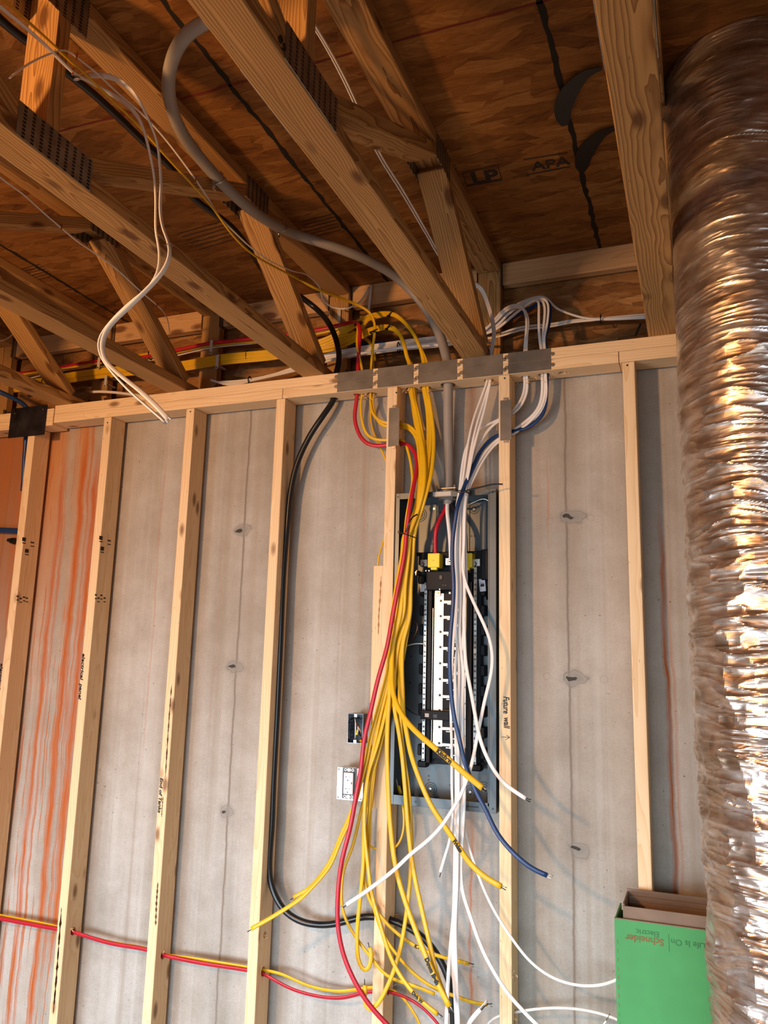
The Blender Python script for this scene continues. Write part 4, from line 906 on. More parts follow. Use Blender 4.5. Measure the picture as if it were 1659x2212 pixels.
cable('black_conductor', None, 'black', [(972, 1086, .055), (982, 1100, .045), (996, 1125, .035), (1004, 1150, .03), (1005, 1180, .035), (1005, 1202, .035)], w=11, flat=1, parent=g)
bw = cable('bare_conductor', None, 'bright', [(985, 1095, .06), (1006, 1093, .05), (1028, 1083), (1044, 1075), (1056, 1080), (1068, 1096, .07), (1072, 1110, .08)], w=5, flat=1, parent=g)
# steel straps holding the grey cable
def strap(px, py, x, lb):
    c = at(px, py, x=x); P = empty('pipe_strap', c, lb, 'strap')
    bm = bmesh.new(); add_ring(bm, c, Vector((.0, .8, -.5)), .0195, .0022, 24, 6); link('band', bm, M['bright'], P)
    for s in (-1, 1):
        d = Vector((0, .5, .8)).normalized()*s; q = c+d*.031; b2 = bmesh.new()
        add_box(b2, q.x-.006, q.x-.004, q.y-.009, q.y+.009, q.z-.011, q.z+.011, bev=.001); add_cyl(b2, q+Vector((-.004, 0, 0)), (1, 0, 0), .0045, .003, 10)
        link('strap_ear', b2, M['bright'], P)
strap(474, 390, -.232, 'steel strap round the grey cable on the sloping truss web'); strap(610, 495, -.228, 'steel strap round the grey cable at the forked web')
# ties
def tie(px, py, y, rx, label, tilt=0.0, tail=None, ry=.009, mat='tie', name='cable_tie'):
    c = at(px, py, y=y); bm = bmesh.new()
    C = [c+Vector((math.cos(a)*rx*math.cos(tilt), math.sin(a)*ry, math.cos(a)*rx*math.sin(tilt))) for a in [i*math.pi/14 for i in range(29)]]
    sweep(bm, C, .0034, .0016, ref=(0, 0, 1)); add_box(bm, c.x-rx-.003, c.x-rx+.004, c.y-ry-.001, c.y-ry+.006, c.z-.004-rx*math.sin(tilt), c.z+.004-rx*math.sin(tilt), bev=.001)
    o = link(name, bm, M[mat]); tag(o, label, 'cable tie', 'cable ties')
    if tail:
        b2 = bmesh.new(); sweep(b2, spline(resolve(tail), .008, 1), .0028, .0012); link('tie_tail', b2, M[mat], o)
    return o
tie(883, 1157, -.036, .026, 'black tie round the yellow bundle in front of the panel', -.35, [(876, 1150, -.075), (884, 1130, -.085), (890, 1117), (902, 1111, -.07)], ry=.030)
tie(1001, 1064, -.038, .020, 'black tie with long tail round the white bundle at the panel top', -.2, [(992, 1066, -.075), (1010, 1059), (1040, 1052), (1066, 1046), (1086, 1046, -.06)], ry=.030)
tie(808, 719, .045, .012, 'black tie on the upright yellow strands left of the other ties', 0, [(800, 718, .03), (808, 714), (816, 711, .02)])
tie(845, 679, .1, .012, 'black tie at the top of the highest yellow arch', .8); tie(841, 707, .085, .012, 'black tie at the top of the lower yellow arch', .8, [(841, 707, .07), (844, 700), (846, 695, .06)])
tie(775, 699, .09, .013, 'black tie where the red cable turns down', .5)
for px, py, y, lb in ((861, 751, .19, 'blue-black tie round the white run behind the yellow arches'), (1298, 689, .2, 'black tie on the thin white cables left of the right truss'), (325, 767, .175, 'black tie on the red run at far left'), (95, 827, .165, 'black tie on the yellow bundle at the far left'),
                      (535, 769, .165, 'black tie on the yellow bundle left of the forked web'), (540, 822, .16, 'black tie on the white cables low behind the plate')):
    c = at(px, py, y=y); bm = bmesh.new()
    C = [c+Vector((0, math.cos(a)*.014, math.sin(a)*(.015 if px > 1200 or px == 540 else .020))) for a in [i*math.pi/12 for i in range(25)]]
    sweep(bm, C, .0034, .0018, ref=(1, 0, 0)); o = link('cable_tie', bm, M['tie']); tag(o, lb, 'cable tie', 'cable ties')
# milky clips on the posts, and dark staples
for px, py, h, lb in ((457, 748, .034, 'milky plastic clip over the red run on the post'), (470, 780, .034, 'milky plastic clip over the yellow bundle on the post'), (214, 783, .03, 'milky plastic clip over the red run at the far left post'), (229, 822, .03, 'milky plastic clip over the yellow bundle at the far left post'), (733, 690, .055, 'milky plastic clip behind the black cable')):
    c = at(px, py, y=.14 if px != 733 else .2); P = empty('cable_clip', c, lb, 'clip', 'milky plastic cable clips')
    bm = bmesh.new(); add_box(bm, c.x-.007, c.x+.007, c.y-.004, c.y, c.z-h, c.z+h*.8, bev=.001)
    add_box(bm, c.x-.007, c.x+.007, c.y, c.y+.06, c.z+h*.8-.004, c.z+h*.8, bev=.001); add_box(bm, c.x-.007, c.x+.007, c.y, c.y+.06, c.z-h*.55, c.z-h*.55+.004, bev=.001)
    link('clip_body', bm, M['clear'], P); b2 = bmesh.new(); add_cyl(b2, (c.x, c.y-.006, c.z-h*.85), (0, 1, 0), .003, .003, 10); link('clip_nail', b2, M['tie'], P)
for px, py, x, lb in ((157, 154, -.233, 'small staple holding white and yellow cables on the upright web at left'), (165, 122, -.233, 'small staple holding the thin white cable on the upright web at left'), (422, 388, -.236, 'small staple on the yellow and white cables below the grey loop'), (645, 601, -.237, 'small staple on the yellow cable on the forked web'), (133, 491, -.859, 'small staple on the thin white wire at left'), (339, 659, -.859, 'small staple on the thin white wire near the rim')):
    c = at(px, py, x=x); bm = bmesh.new(); add_box(bm, c.x-.001, c.x+.002, c.y-.002, c.y+.002, c.z-.010, c.z+.010, bev=.0005)
    o = link('cable_staple', bm, M['copper']); tag(o, lb, 'staple', 'cable staples')
for (px, py, lb, cv) in ((338, 367, 'brown twist tie on the hanging pair of white cables, upper', 0), (342, 511, 'brown twist tie on the left hanging white cable', 0), (366, 530, 'brown twist tie on the right hanging white cable', 0)):
    c = at(px, py, y=-1.15); bm = bmesh.new(); rx = .012 if py < 400 else .007
    C = [c+Vector((math.cos(a)*rx, math.sin(a)*.007, 0)) for a in [i*math.pi/10 for i in range(21)]]
    sweep(bm, C, .0012, .0012, ref=(0, 0, 1), nsec=8); o = link('twist_tie', bm, M['cardboard']); tag(o, lb, 'tie')
# black rubber straps curling below the subfloor beside the right truss
for pts, lb in (([(1300, 148, 0), (1270, 158, 0), (1240, 185, 0), (1222, 215, 0), (1216, 240, 0), (1219, 272, 0)], 'upper black strip curling under the subfloor'), ([(1335, 275, 0), (1300, 290, 0), (1272, 318, 0), (1259, 345, 0), (1258, 372, 0)], 'lower black strip curling under the subfloor')):
    P = [at(a, b, z=SUB-.012-.010*i/len(pts)) for i, (a, b, _) in enumerate(pts)]; bm = bmesh.new(); C = spline(P, .01, 2)
    n = len(C); prev = None
    for i, p in enumerate(C):
        t = (C[min(i+1, n-1)]-C[max(0, i-1)]).normalized(); s = Vector((-t.y, t.x, 0)).normalized(); f = i/(n-1); w = .006+.020*math.sin(min(1, f*1.25)*math.pi*.72)*(1 if f < .85 else (1-f)/.15*.9+.1)
        q = [bm.verts.new(p+s*w), bm.verts.new(p-s*w), bm.verts.new(p-s*w+Vector((0, 0, .002))), bm.verts.new(p+s*w+Vector((0, 0, .002)))]
        if prev:
            for j in range(4): bm.faces.new((prev[j], prev[(j+1) % 4], q[(j+1) % 4], q[j]))
        prev = q
    o = link('black_strip', bm, M['tie']); tag(o, lb, 'strip', 'black strips')
bm = bmesh.new(); c = at(1378, 712, y=.12); sweep(bm, [c+Vector((-.008, 0, -.02)), c, c+Vector((.01, 0, .02))], .004, .004); o = link('black_stub', bm, M['tie']); tag(o, 'short black wire stub on the plate left of the right truss', 'wire')

# ---------------------------------------------------------------- electrical panel
PX0, PX1, PZ0, PZ1, PB = .046, .398, 1.0997, 2.1284, .094
P = empty('breaker_panel', ((PX0+PX1)/2, PB, PZ0), 'open grey electrical panel tub between two studs with bare busbars', 'electrical panel')
S = M['steelbox']
box_obj('back_plate', (PX0, PX1, PB-.0015, PB, PZ0, PZ1), S, P)
for x in (PX0, PX1-.0018): box_obj('side_wall', (x, x+.0018, -.004, PB-.0015, PZ0, PZ1), S, P)
box_obj('bottom_wall', (PX0+.002, PX1-.002, -.004, PB-.0015, PZ0, PZ0+.0018), S, P)
o = box_obj('top_wall', (PX0+.002, PX1-.002, -.004, PB-.0015, PZ1-.0018, PZ1), S, P)
bm = bmesh.new()
add_box(bm, PX0-.001, PX0+.013, -.0065, -.0042, PZ0, PZ1, bev=.0006)
add_box(bm, PX1-.022, PX1+.001, -.0065, -.0042, PZ0, PZ1, bev=.0006)
add_box(bm, PX0+.013, PX1-.022, -.0065, -.0042, PZ1-.021, PZ1, bev=.0006)
add_box(bm, PX0+.013, PX1-.022, -.0065, -.0042, PZ0, PZ0+.030, bev=.0006)
add_box(bm, PX1-.026, PX1-.0225, -.0065, .03, PZ0+.02, PZ1-.02)
link('front_flange', bm, S, P)
for fx, fz in ((PX0+.006, PZ1-.012), (PX1-.010, PZ1-.012), (PX1-.010, PZ0+.014), (PX0+.09, PZ0+.014)):
    bm = bmesh.new(); add_cyl(bm, (fx, -.0070, fz), (0, 1, 0), .0032, .0006, 12); link('screw_hole', bm, M['tie'], P)
box_obj('latch_slot', (PX1-.105, PX1-.055, -.0071, -.0065, PZ0+.013, PZ0+.0165), M['tie'], P)
# embossed knockouts and keyholes in the back
def ko(px, py, R, key=True, rings=2):
    c = at(px, py, y=PB-.003); bm = bmesh.new()
    for i in range(rings): add_ring(bm, c+Vector((0, .0012, 0)), (0, -1, 0), R-i*.007, .0014, 28, 8)
    K = link('knockout', bm, S, P, smooth=True)
    if key:
        b2 = bmesh.new(); add_cyl(b2, c+Vector((0, -.0003, .003)), (0, 1, 0), .0045, .001, 14); add_box(b2, c.x-.0018, c.x+.0018, c.y-.0003, c.y+.001, c.z-.010, c.z+.003)
        link('keyhole', b2, M['tie'], K)
        b3 = bmesh.new(); add_cyl(b3, c+Vector((0, -.0022, 0)), (0, 1, 0), .0045, .0015, 6); link('mounting_screw', b3, M['bright'], K)
ko(938, 1099, .017); ko(1024, 1099, .017); ko(930, 1704, .020); ko(1016, 1711, .020)
ko(907, 1112, .024, False, 3); ko(1058, 1109, .026, False, 3); ko(1044, 1706, .024, False, 3)
for (px, py) in ((934, 1160), (1018, 1158), (1025, 1158), (1061, 1206), (889, 1367), (888, 1418), (886, 1475), (926, 1676), (926, 1685), (972, 1696), (1061, 1542), (1061, 1598), (1019, 1696), (882, 1588), (951, 1107)):
    c = at(px, py, y=PB-.002); bm = bmesh.new(); add_cyl(bm, c, (0, 1, 0), .0032, .0006, 12); link('screw_hole', bm, M['tie'], P)
# raised ribs pressed into the back
bm = bmesh.new()
for fx in (.105, .165, .225, .285, .335):
    add_box(bm, PX0+fx-.0-.012, PX0+fx+.012-.0, PB-.0045, PB-.0015, PZ1-.24, PZ1-.02, bev=.0014)
link('pressed_rib', bm, S, P)
# connector on top, tape
c = at(967, 1060, y=.055)
bm = bmesh.new(); add_cyl(bm, (c.x, .055, PZ1-.020), (0, 0, 1), .036, .017, 8); add_cyl(bm, (c.x, .055, PZ1+.001), (0, 0, 1), .030, .012, 24); link('cable_connector', bm, M['gray'], P)
bm = bmesh.new(); add_box(bm, c.x-.034, c.x+.040, .02, .09, PZ1+.012, PZ1+.019, bev=.002)
for s in (-1, 1): add_cyl(bm, (c.x+s*.032, .03, PZ1+.010), (0, 0, 1), .004, .018, 10)
link('cable_clamp', bm, M['bright'], P)
box_obj('tape_strip', (at(935, 1066, y=-.007).x, at(974, 1066, y=-.007).x, -.0072, -.0065, PZ1-.017, PZ1-.002), M['clear'], P)
# interior assembly
def bx(name, px, py, hw, hh, y0, y1, mat, parent, bev=.001):
    c = at(px, py, y=y0); return box_obj(name, (c.x-hw, c.x+hw, y0, y1, c.z-hh, c.z+hh), M[mat], parent, bev)
def zrow(py, x=.23, y=.045):
    a = at(960, py, y=y); return a.z
XL, XR, XC = .143, .317, .2385
ZT, ZB = zrow(1258), zrow(1650)
I = P
bm = bmesh.new(); add_box(bm, XL-.014, XR+.016, .060, PB-.002, ZB-.004, ZT+.055, bev=.002)
for i in range(9):   # notched side rails
    z = ZB+.02+i*(ZT-ZB)/9; add_box(bm, XL-.026, XL-.012, .056, PB-.002, z, z+.036, bev=.003); add_box(bm, XR+.012, XR+.030, .056, PB-.002, z, z+.036, bev=.003)
link('insulating_base', bm, M['blackplastic'], I)
bm = bmesh.new(); add_box(bm, XL+.011, XL+.024, .036, .060, ZB, ZT, bev=.001); add_box(bm, XR-.030, XR-.010, .036, .060, ZB, ZT, bev=.001); link('insulating_rail', bm, M['blackplastic'], I)
# two neutral bars with terminal screws
scr = None
for s, xc in (('l', XL), ('r', XR)):
    z0 = ZB+.005; z1 = ZT if s == 'l' else ZT+.055
    nb = box_obj('neutral_bar', (xc-.0052, xc+.0052, .040, .058, z0, z1), M['bright'], I, .0006)
    n = 34
    for i in range(n):
        z = z0+.006+i*(z1-z0-.012)/(n-1)+(.0015 if i % 2 else -.0015)
        if scr is None:
            bm = bmesh.new(); add_ring(bm, (0, -.0006, 0), (0, -1, 0), .0030, .0007, 12, 6); add_cyl(bm, (0, -.0010, 0), (0, 1, 0), .0018, .001, 10)
            me = bpy.data.meshes.new('terminal_screw'); bm.to_mesh(me); bm.free(); me.materials.append(M['pvc']); scr = me
        so = bpy.data.objects.new('terminal_screw', scr); COL.objects.link(so); adopt(so, nb); so.matrix_basis = Matrix.Translation((xc, .040, z))
# busbars
xl0 = at(938, 1400, y=.045).x; xl1 = at(958, 1400, y=.045).x; xr0 = at(1000, 1400, y=.045).x; xr1 = at(1013, 1400, y=.045).x
z_top = zrow(1282); z_bot = zrow(1613)
bbl = box_obj('busbar', (xl0, xl1, .042, .046, z_bot, z_top), M['tin'], I, .0004); bbr = box_obj('busbar', (xr0-.004, xr1, .042, .046, z_bot, z_top), M['tin'], I, .0004)
box_obj('busbar_edge', (xl0-.004, xl0-.0025, .036, .060, z_bot, z_top-.05), M['bright'], I)
rows = [1300, 1333, 1367, 1400, 1435, 1469, 1504, 1537, 1573, 1608]
for i, py in enumerate(rows):
    z = zrow(py)-.001
    bm = bmesh.new(); add_box(bm, xl1-.002, XC+.013, .042, .046, z-.0052, z+.0052, bev=.001); link('busbar_finger', bm, M['copper'] if i < 0 else M['tin'], bbl)
    bm = bmesh.new(); add_box(bm, XC+.012, xr0+.002, .042, .046, z-.0052-.026, z+.0052-.026, bev=.001); link('busbar_finger', bm, M['tin'], bbr)
    bm = bmesh.new(); add_cyl(bm, (xl1-.010, .0412, z+.004), (0, 1, 0), .0042, .001, 14); link('busbar_hole', bm, M['tie'], bbl)
    bm = bmesh.new(); add_cyl(bm, (xr0+.006, .0412, z-.020), (0, 1, 0), .0042, .001, 14); link('busbar_hole', bm, M['tie'], bbr)
    for sx, dz in ((-.006, -.008), (.016, -.030)):
        bm = bmesh.new(); add_box(bm, XC+sx-.009, XC+sx+.009, .030, .0425, z+dz-.0012, z+dz+.0012); add_box(bm, XC+sx+.004, XC+sx+.011, .028, .032, z+dz-.002, z+dz+.006)
        link('breaker_stab', bm, M['bright'], I)
    box_obj('busbar_seam', (xl0, xl1-.012, .0414, .0421, z-.0165, z-.0159), M['bright'], bbl)
bm = bmesh.new(); add_box(bm, xl0-.002, XR-.012, .046, .060, z_bot-.04, z_top, bev=.001); link('insulator_block', bm, M['blackplastic'], I)
for (px, py) in ((946, 1281), (1001, 1281)):
    c = at(px, py, y=.04); o = box_obj('bus_terminal', (c.x-.010, c.x+.010, .037, .042, c.z-.010, c.z+.010), M['bright'], I, .001)
    bm = bmesh.new(); add_cyl(bm, (c.x, .0345, c.z), (0, 1, 0), .0058, .003, 6); link('terminal_screw', bm, M['chrome'], o)
c = at(972, 1281, y=.045); bm = bmesh.new(); add_cyl(bm, (c.x, .042, c.z), (0, 1, 0), .0038, .006, 14); link('white_rivet', bm, M['whiteplastic'], I)
# main lug cover and lugs
mb = bx('lug_cover', 963, 1254, .0700, .0325, .022, .060, 'blackplastic', I, .003)
bx('cover_latch', 952, 1247, .006, .0075, .019, .024, 'tie', mb); bx('cover_latch', 957, 1264, .0012, .003, .021, .024, 'chrome', mb); bx('cover_latch', 962, 1264, .0012, .003, .021, .024, 'chrome', mb)
for (px, py) in ((920, 1233), (927, 1233), (950, 1273)):
    c = at(px, py, y=.022); bm = bmesh.new(); add_cyl(bm, (c.x, .0205, c.z), (0, 1, 0), .002, .002, 10); link('cover_screw', bm, M['bright'], mb)
for px in (936, 1006):
    c = at(px, 1210, y=.008); bm = bmesh.new(); add_box(bm, c.x-.0215, c.x+.0215, .010, .052, c.z-.0245, c.z+.0245, bev=.003, seg=2); add_box(bm, c.x-.011, c.x+.011, .014, .03, c.z-.032, c.z-.024, bev=.001)
    o = link('lug_shield', bm, M['lugyellow'], I); b2 = bmesh.new(); add_cyl(b2, (c.x-.001, .0092, c.z), (0, 1, 0), .0014, .001, 8); link('shield_hole', b2, M['tie'], o)
for px, py, hw, hh, hole in ((915, 1216, .013, .0125, 1), (970, 1213, .013, .0125, 2), (1028, 1215, .0145, .0125, 1)):
    c = at(px, py, y=.03); o = box_obj('neutral_lug', (c.x-hw, c.x+hw, .030, .052, c.z-hh, c.z+hh), M['bright'], I, .0015)
    bm = bmesh.new()
    if hole == 1: add_box(bm, c.x-.004, c.x, .0292, .031, c.z-.001, c.z+.003); add_cyl(bm, (c.x+.001, .0290, c.z-.004), (0, 1, 0), .003, .002, 12); add_box(bm, c.x-.004, c.x+.002, .0292, .031, c.z-hh-.0004, c.z-hh+.005)
    else: add_ring(bm, (c.x+.001, .030, c.z), (0, 1, 0), .0072, .0012, 20, 6); add_cyl(bm, (c.x+.001, .0292, c.z), (0, 1, 0), .0035, .002, 6)
    link('lug_screw', bm, M['tie'], o)
bm = bmesh.new(); c = at(916, 1208, y=.05); d_ = at(1042, 1208, y=.05)
add_box(bm, c.x-.020, d_.x+.004, .050, .062, c.z-.020, c.z+.024, bev=.002); add_box(bm, c.x-.028, c.x-.012, .046, .060, c.z+.012, c.z+.024, bev=.003); add_box(bm, d_.x-.004, d_.x+.022, .044, .074, c.z-.075, c.z+.028, bev=.003)
add_box(bm, c.x-.022, c.x+.004, .05, .075, c.z-.085, c.z-.055, bev=.004)
link('lug_bracket', bm, M['blackplastic'], I)
for (px, py) in ((903, 1238), (1058, 1241)):
    c = at(px, py, y=.07); bm = bmesh.new(); add_cyl(bm, (c.x, .066, c.z), (0, 1, 0), .0105, .010, 6); add_ring(bm, (c.x, .066, c.z), (0, 1, 0), .006, .0015, 16, 6); link('mounting_bolt', bm, M['chrome'], I)
for px, py, r_, lines in ((913, 1265, .12, 1), (1042, 1264, .1, 0)):
    c = at(px, py, y=.055); bm = bmesh.new(); add_box(bm, -.0105, .0105, -.0004, .0004, -.021, .021, bev=.0002)
    bmesh.ops.rotate(bm, verts=bm.verts, matrix=Matrix.Rotation(-r_, 3, 'Y')); bmesh.ops.translate(bm, verts=bm.verts, vec=c); o = link('sticker', bm, M['label'], I)
    b2 = bmesh.new()
    if lines:
        for j, (h_, w_, dz) in enumerate(((.0016, .008, .015), (.0006, .004, .010), (.0006, .005, .007), (.0006, .004, .004))): add_box(b2, -w_, w_, -.0009, -.0005, dz-h_, dz+h_)
    else: add_box(b2, -.0065, .0065, -.0009, -.0005, -.005, .004); add_box(b2, -.0065, .0065, -.0009, -.0005, .006, .0075)
    bmesh.ops.rotate(b2, verts=b2.verts, matrix=Matrix.Rotation(-r_, 3, 'Y')); bmesh.ops.translate(b2, verts=b2.verts, vec=c); link('sticker_print', b2, M['ink'], o)
c = at(1056, 1284, y=.055); bm = bmesh.new(); pts = [(-.011, .016), (-.004, .014), (.006, .006), (.012, -.006), (.012, -.016), (-.009, -.018)]
vs = [bm.verts.new((c.x+a, .055, c.z+b)) for a, b in pts]; f = bm.faces.new(vs); bmesh.ops.solidify(bm, geom=[f], thickness=.0006); link('plastic_tag', bm, M['clear'], I)
# black hold-down across the busbars
hb = bx('hold_down', 939, 1545, .050, .0150, .020, .042, 'blackplastic', I, .002)
bx('tie_emblem', 922, 1545, .007, .006, .0192, .0202, 'clear', hb, .0003); bx('hold_down_slot', 940, 1547, .007, .006, .0190, .0204, 'tie', hb, .0003)
for z in (.0, .0):
    pass
bm = bmesh.new(); add_box(bm, XL-.020, XL+.012, .040, .075, ZB-.016, ZB+.006, bev=.004); add_box(bm, XR-.012, XR+.022, .040, .075, ZB-.016, ZB+.006, bev=.004); link('base_foot', bm, M['blackplastic'], I)
c = at(1041, 1655, y=.075); bm = bmesh.new(); add_cyl(bm, c, (.5, -1, .5), .007, .018, 12); link('foot_lug', bm, M['chrome'], I)
# loose thin wires in the tub
cable('loose_wire', 'thin copper wire loop beside the left neutral bar', 'copper', [(885, 1338, .06), (893, 1341), (899, 1344, .04), (902, 1352), (899, 1367, .04), (890, 1380), (880, 1390, .06)], w=2.2, flat=1, cat='wire', smooth=1)
cable('loose_wire', 'thin white wire running level into the left neutral bar', 'white', [(873, 1398, .04), (885, 1393), (900, 1390, .035), (916, 1391, .035)], w=2.4, flat=1, cat='wire', smooth=1)
cable('loose_wire', 'thin black wire curving to the black hold-down', 'tie', [(876, 1528, .06), (887, 1537), (897, 1543, .03), (908, 1546, .025)], w=2, flat=1, cat='wire', smooth=1)
cable('yellow_cable', 'short yellow cable end standing inside the panel at bottom left', 'yellow', [(866, 1716, .05), (863, 1706), (861, 1697, .05)], w=8, flat=.5, group=YG, smooth=0, tip=(('white',), .06))
# ---------------------------------------------------------------- small steel box
x0, z1 = xz(752, 1541, .02); x1, _ = xz(785, 1541, .02); _, z0 = xz(770, 1606, .02)
B = empty('junction_box', ((x0+x1)/2, .09, z0), 'small open steel junction box with bare wires, above the outlet', 'electrical box')
bm = bmesh.new(); w_ = .0016
add_box(bm, x0, x0+w_, .02, .088, z0, z1); add_box(bm, x1-w_, x1, .02, .088, z0, z1); add_box(bm, x0+w_, x1-w_, .02, .088, z1-w_, z1); add_box(bm, x0+w_, x1-w_, .02, .088, z0, z0+w_); add_box(bm, x0+w_, x1-w_, .086, .088, z0+w_, z1-w_)
link('box_body', bm, M['chrome'], B)
xm = (x0+x1)/2
for zz in (z1-.006, z0+.006):
    bm = bmesh.new(); add_box(bm, xm-.006, xm+.006, .0195, .022, zz-.006, zz+.006, bev=.001); add_ring(bm, (xm, .019, zz), (0, 1, 0), .003, .0008, 14, 6); link('screw_ear', bm, M['bright'], B)
for zz in (.25, .5, .75):
    bm = bmesh.new(); add_ring(bm, (x0+w_+.0006, .055, z0+(z1-z0)*zz), (1, 0, 0), .010, .001, 20, 6); link('knockout', bm, M['chrome'], B)
for m_, pts in (('white', [(766, 1550, .07), (768, 1560, .035), (768, 1580, .03), (767, 1597, .06)]), ('copper', [(767, 1552, .07), (772, 1566, .03), (780, 1582, .03), (782, 1594, .04), (776, 1600, .06)]),
                ('tie', [(768, 1560, .06), (774, 1575, .035), (779, 1590, .05)]), ('bright', [(769, 1556, .05), (773, 1570, .03), (774, 1582, .03), (770, 1597, .05)])):
    cable('box_wire', None, m_, pts, w=2.6, flat=1, parent=B, smooth=1, step=.005)
bm = bmesh.new(); c = at(772, 1586, y=.04); add_cyl(bm, c, (0, -.3, 1), .006, .016, 12, r2=.003); link('wire_nut', bm, M['lugyellow'], B)
# ---------------------------------------------------------------- outlet
x0, z1 = xz(729, 1656, .03); x1, _ = xz(786, 1656, .03); _, z0 = xz(755, 1729, .03)
O_ = empty('outlet_box', ((x0+x1)/2, .09, z0), 'steel outlet box with a white twin socket, left of the block', 'electrical outlet')
bm = bmesh.new(); add_box(bm, x0+.002, x1-.002, .032, .089, z0+.002, z1-.002, bev=.003); link('box_body', bm, M['steelplate'], O_)
bm = bmesh.new(); add_box(bm, x0, x1, .029, .0325, z0, z1, bev=.001); cover = link('cover_plate', bm, M['steelplate'], O_)
cx, cz = at(753, 1692, y=.02).x, at(753, 1692, y=.02).z
bm = bmesh.new(); add_box(bm, cx-.026, cx+.026, .0245, .030, cz-.051, cz+.051, bev=.004); link('raised_rim', bm, M['steelplate'], cover)
bm = bmesh.new(); add_box(bm, cx-.0235, cx+.0235, .0236, .0248, cz-.0485, cz+.0485, bev=.0005); link('dark_gap', bm, M['tie'], cover)
bm = bmesh.new(); add_box(bm, cx-.0175, cx+.0175, .015, .0245, cz-.035, cz+.035, bev=.0035, seg=3); soc = link('socket_face', bm, M['whiteplastic'], O_)
for dz in (.021, -.017):
    bm = bmesh.new(); add_box(bm, cx-.0105, cx-.0045, .0146, .0151, cz+dz-.0006, cz+dz+.0008); add_box(bm, cx-.0082, cx-.0070, .0146, .0151, cz+dz-.004, cz+dz+.004); add_box(bm, cx+.0045, cx+.0058, .0146, .0151, cz+dz-.0032, cz+dz+.0032); add_cyl(bm, (cx-.001, .0146, cz+dz-.011), (0, 1, 0), .0024, .0006, 12)
    link('socket_slots', bm, M['tie'], soc)
bm = bmesh.new(); add_box(bm, cx-.013, cx+.010, .0142, .0151, cz-.0015, cz+.0045, bev=.0004); add_box(bm, cx-.013, cx+.010, .0147, .0151, cz-.0032, cz-.0027); link('test_button', bm, M['label'], soc)
bm = bmesh.new(); add_box(bm, cx+.0115, cx+.0145, .0142, .0151, cz-.002, cz+.005); link('reset_button', bm, M['tie'], soc)
for dz in (.043, -.043):
    bm = bmesh.new(); add_box(bm, cx-.007, cx+.007, .0205, .0240, cz+dz-.006, cz+dz+.006, bev=.0015)
    for sx in (-.013, .013): add_ring(bm, (cx+sx, .022, cz+dz), (0, 1, 0), .004, .0011, 14, 6)
    add_cyl(bm, (cx, .0185, cz+dz), (0, 1, 0), .0036, .003, 12); link('mounting_strap', bm, M['bright'], O_)
for (sx, sz) in ((x0+.006, z1-.008), (x0+.007, z0+.007), (x1-.008, z0+.007)):
    bm = bmesh.new(); add_box(bm, sx-.004, sx+.004, .0282, .0291, sz-.0015, sz+.0015, bev=.0004); link('cover_slot', bm, M['tie'], cover)
# bracket strip on the block beside the small box
xa_, za_ = xz(796, 1519, -.002); xb_, zb_ = xz(803, 1630, -.002)
bm = bmesh.new(); add_box(bm, xa_, xa_+.014, -.0035, -.0015, zb_, za_, bev=.0006); o = link('mounting_bracket', bm, M['galv']); tag(o, 'thin steel bracket strip on the wooden block by the junction box', 'bracket')
# ---------------------------------------------------------------- carton
GY = -.17
x0, z1 = xz(1327, 1984, GY); zgt = z1
K_ = empty('cardboard_carton', (x0+.17, -.09, 0), 'tall green printed cardboard carton standing open by the foil duct', 'box')
bm = bmesh.new(); add_box(bm, x0, x0+.34, GY, GY+.004, .02, z1); add_box(bm, x0, x0+.004, GY+.004, -.004, .02, z1-.002); add_box(bm, x0+.336, x0+.34, GY+.004, -.004, .02, z1-.002); add_box(bm, x0+.004, x0+.336, -.008, -.004, .02, z1-.02)
link('green_sleeve', bm, M['green'], K_)
bm = bmesh.new(); xi = x0+.022; xj = x0+.33; yi = GY+.010; yj = -.020; zi = z1+.032
add_box(bm, xi, xj, yi, yi+.004, .02, zi); add_box(bm, xi, xj, yj-.004, yj, .02, zi+.012); add_box(bm, xi, xi+.004, yi+.004, yj-.004, .02, zi+.005); add_box(bm, xj-.004, xj, yi+.004, yj-.004, .02, zi)
link('brown_inner_box', bm, M['cardboard'], K_)
bm = bmesh.new()
for j in range(3):
    y = yj-.012-j*.010; add_box(bm, xi+.006, xj-.006, y, y+.0035, .3, zi-.004-j*.012, bev=.0008)
link('folded_insert', bm, M['cardboard'], K_)
bm = bmesh.new(); add_box(bm, x0, x0+.34, GY-.0003, GY+.0045, z1, z1+.0025); link('board_edge', bm, M['cardboard'], K_)
bm = bmesh.new()
for j in range(26):
    z = z1-.055-j*.022; add_box(bm, x0+.006, x0+.0075, GY-.0008, GY-.0001, z-.007, z+.003)
link('perforation', bm, M['cardboard'], K_)
def car_text(name, body, size, mat, px, py, bold=0):
    a = at(px, py, y=GY-.0008); return text_obj(name, body, size, mat, a, (-1, 0, 0), (0, 0, -1), K_, bold=bold, depth=.0002)
car_text('print_name', 'Schneider', .0245, M['redink'], 1434, 2036, .0004); car_text('print_name', 'Electric', .0195, M['dkgreen'], 1424, 2019); 
t = car_text('print_slogan', 'Life Is On', .0215, M['dkgreen'], 1524, 2044); 
bm = bmesh.new(); c = at(1445, 2038, y=GY-.0008); add_box(bm, c.x-.0005, c.x+.0005, c.y, c.y+.0006, c.z-.02, c.z+.022); link('print_rule', bm, M['dkgreen'], K_)
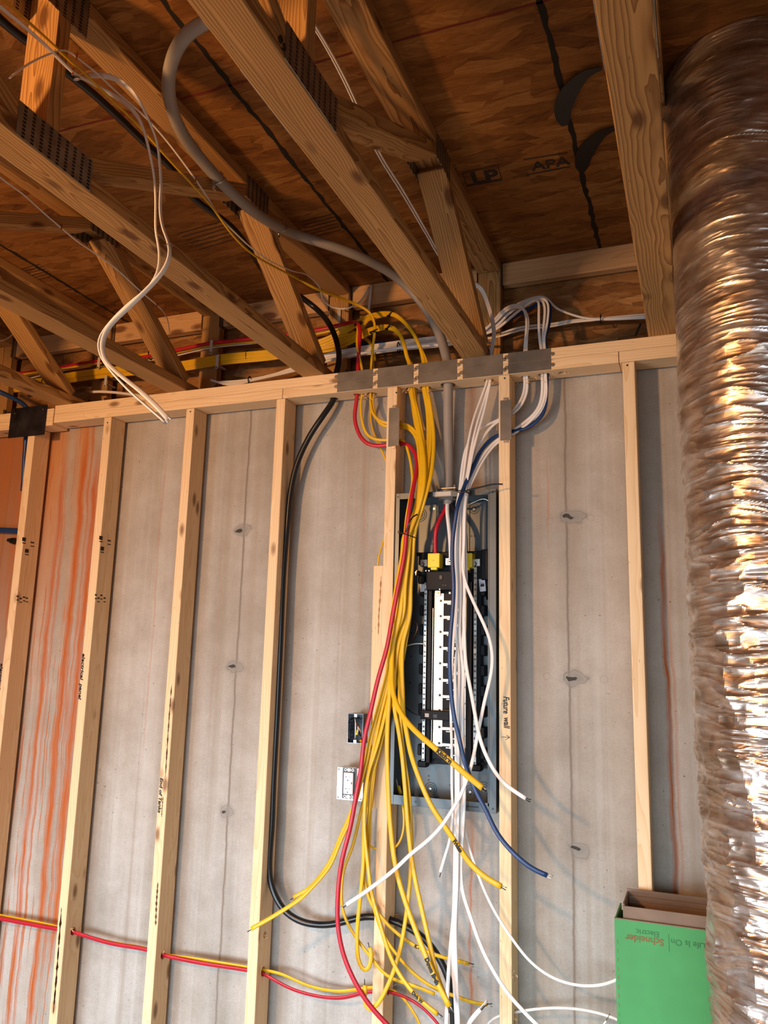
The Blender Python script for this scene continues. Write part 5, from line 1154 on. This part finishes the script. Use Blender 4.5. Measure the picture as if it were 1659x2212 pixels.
# ---------------------------------------------------------------- foil duct
def vnoise(u, v, seed, pu):
    """periodic-in-u value noise on numpy arrays"""
    r = np.random.RandomState(seed); G = r.rand(pu, 4096)
    u = u % pu; iu = np.floor(u).astype(int); iv = np.floor(v).astype(int); fu = u-iu; fv = v-iv
    fu = fu*fu*(3-2*fu); fv = fv*fv*(3-2*fv)
    a = G[iu % pu, iv % 4096]; b = G[(iu+1) % pu, iv % 4096]; c = G[iu % pu, (iv+1) % 4096]; d = G[(iu+1) % pu, (iv+1) % 4096]
    return (a*(1-fu)+b*fu)*(1-fv)+(c*(1-fu)+d*fu)*fv
NU, NV = 330, 1500
DZ = SUB-.002
uu, vv = np.meshgrid(np.arange(NU)/NU, np.linspace(0, 1, NV), indexing='xy')
zz = vv*DZ
def ridged(n): return 1-np.abs(2*n-1)
warp = vnoise(uu*9, zz*14, 3, 9)*.030
lean = np.sin(uu*2*np.pi*2+1.0)*.02+np.sin(uu*2*np.pi+2.2)*.035
zw = zz+warp+lean
amp = np.clip((2.65-zz)/.9, .25, 1.0)
low = np.clip((2.25-zz)/.7, 0, 1)
zs = zw+.5*np.sin(uu*2*np.pi*1+.6)*.10
d = .0085*(ridged(vnoise(uu*5, zs*17, 1, 5))**2-.35)+.0042*(ridged(vnoise(uu*9, zs*42, 2, 9))**3-.3)+.0034*(ridged(vnoise(uu*17, zs*90, 4, 17))**2-.3)
crump = .0065*(ridged(vnoise(uu*15+zz*2, zz*15, 9, 15))**2-.4)+.0032*(ridged(vnoise(uu*38, zz*38, 8, 38))-.5)
coil = 0
R0 = .196+.010*(vnoise(uu*4, zz*2.6, 12, 4)-.5)+.006*np.clip((1.4-zz)/1.4, 0, 1)*-1
RR = R0+(d+crump*np.clip((2.2-zz)/.9, .12, 1))*amp+coil
an = uu*2*np.pi
cxd = 1.192-.012*np.clip((zz-1.0)/1.2, -1, 1); cyd = -.55
xx = cxd+RR*np.cos(an); yy = cyd+RR*np.sin(an)
co = np.stack([xx-1.19, yy-cyd, zz], -1).reshape(-1, 3)
idx = np.arange(NU*NV).reshape(NV, NU); nx = np.roll(idx, -1, 1)
faces = np.stack([idx[:-1], nx[:-1], nx[1:], idx[1:]], -1).reshape(-1, 4)
me = bpy.data.meshes.new('foil_duct'); me.from_pydata(co.tolist(), [], faces.tolist()); me.update()
k = NT('crumpled_metallised_film', .17, .92, .6)
cc = k.n('ShaderNodeTexCoord').outputs['Object']
nz = k.noise(k.mapv(cc, (9, 9, 30)), 1.0, 4)
k.color(k.ramp(nz, [(.3, (.38, .27, .19)), (.5, (.62, .52, .45)), (.68, (.86, .85, .86))]))
k.rough(k.math('ADD', .16, k.math('MULTIPLY', k.noise(cc, 30, 3), .26)))
h = k.math('ADD', k.noise(k.mapv(cc, (14, 14, 75)), 1.0, 2, .5), k.math('MULTIPLY', k.vor(k.mapv(cc, (22, 22, 48)), 1.0), .8))
k.bump(h, .7, .0024)
me.materials.append(k.m)
o = bpy.data.objects.new('foil_duct', me); COL.objects.link(o); o.location = (1.19, cyd, 0)
tag(o, 'large crumpled silver foil insulated duct rising to the subfloor at right', 'duct')
sw = tuple(0 for _ in range(3))
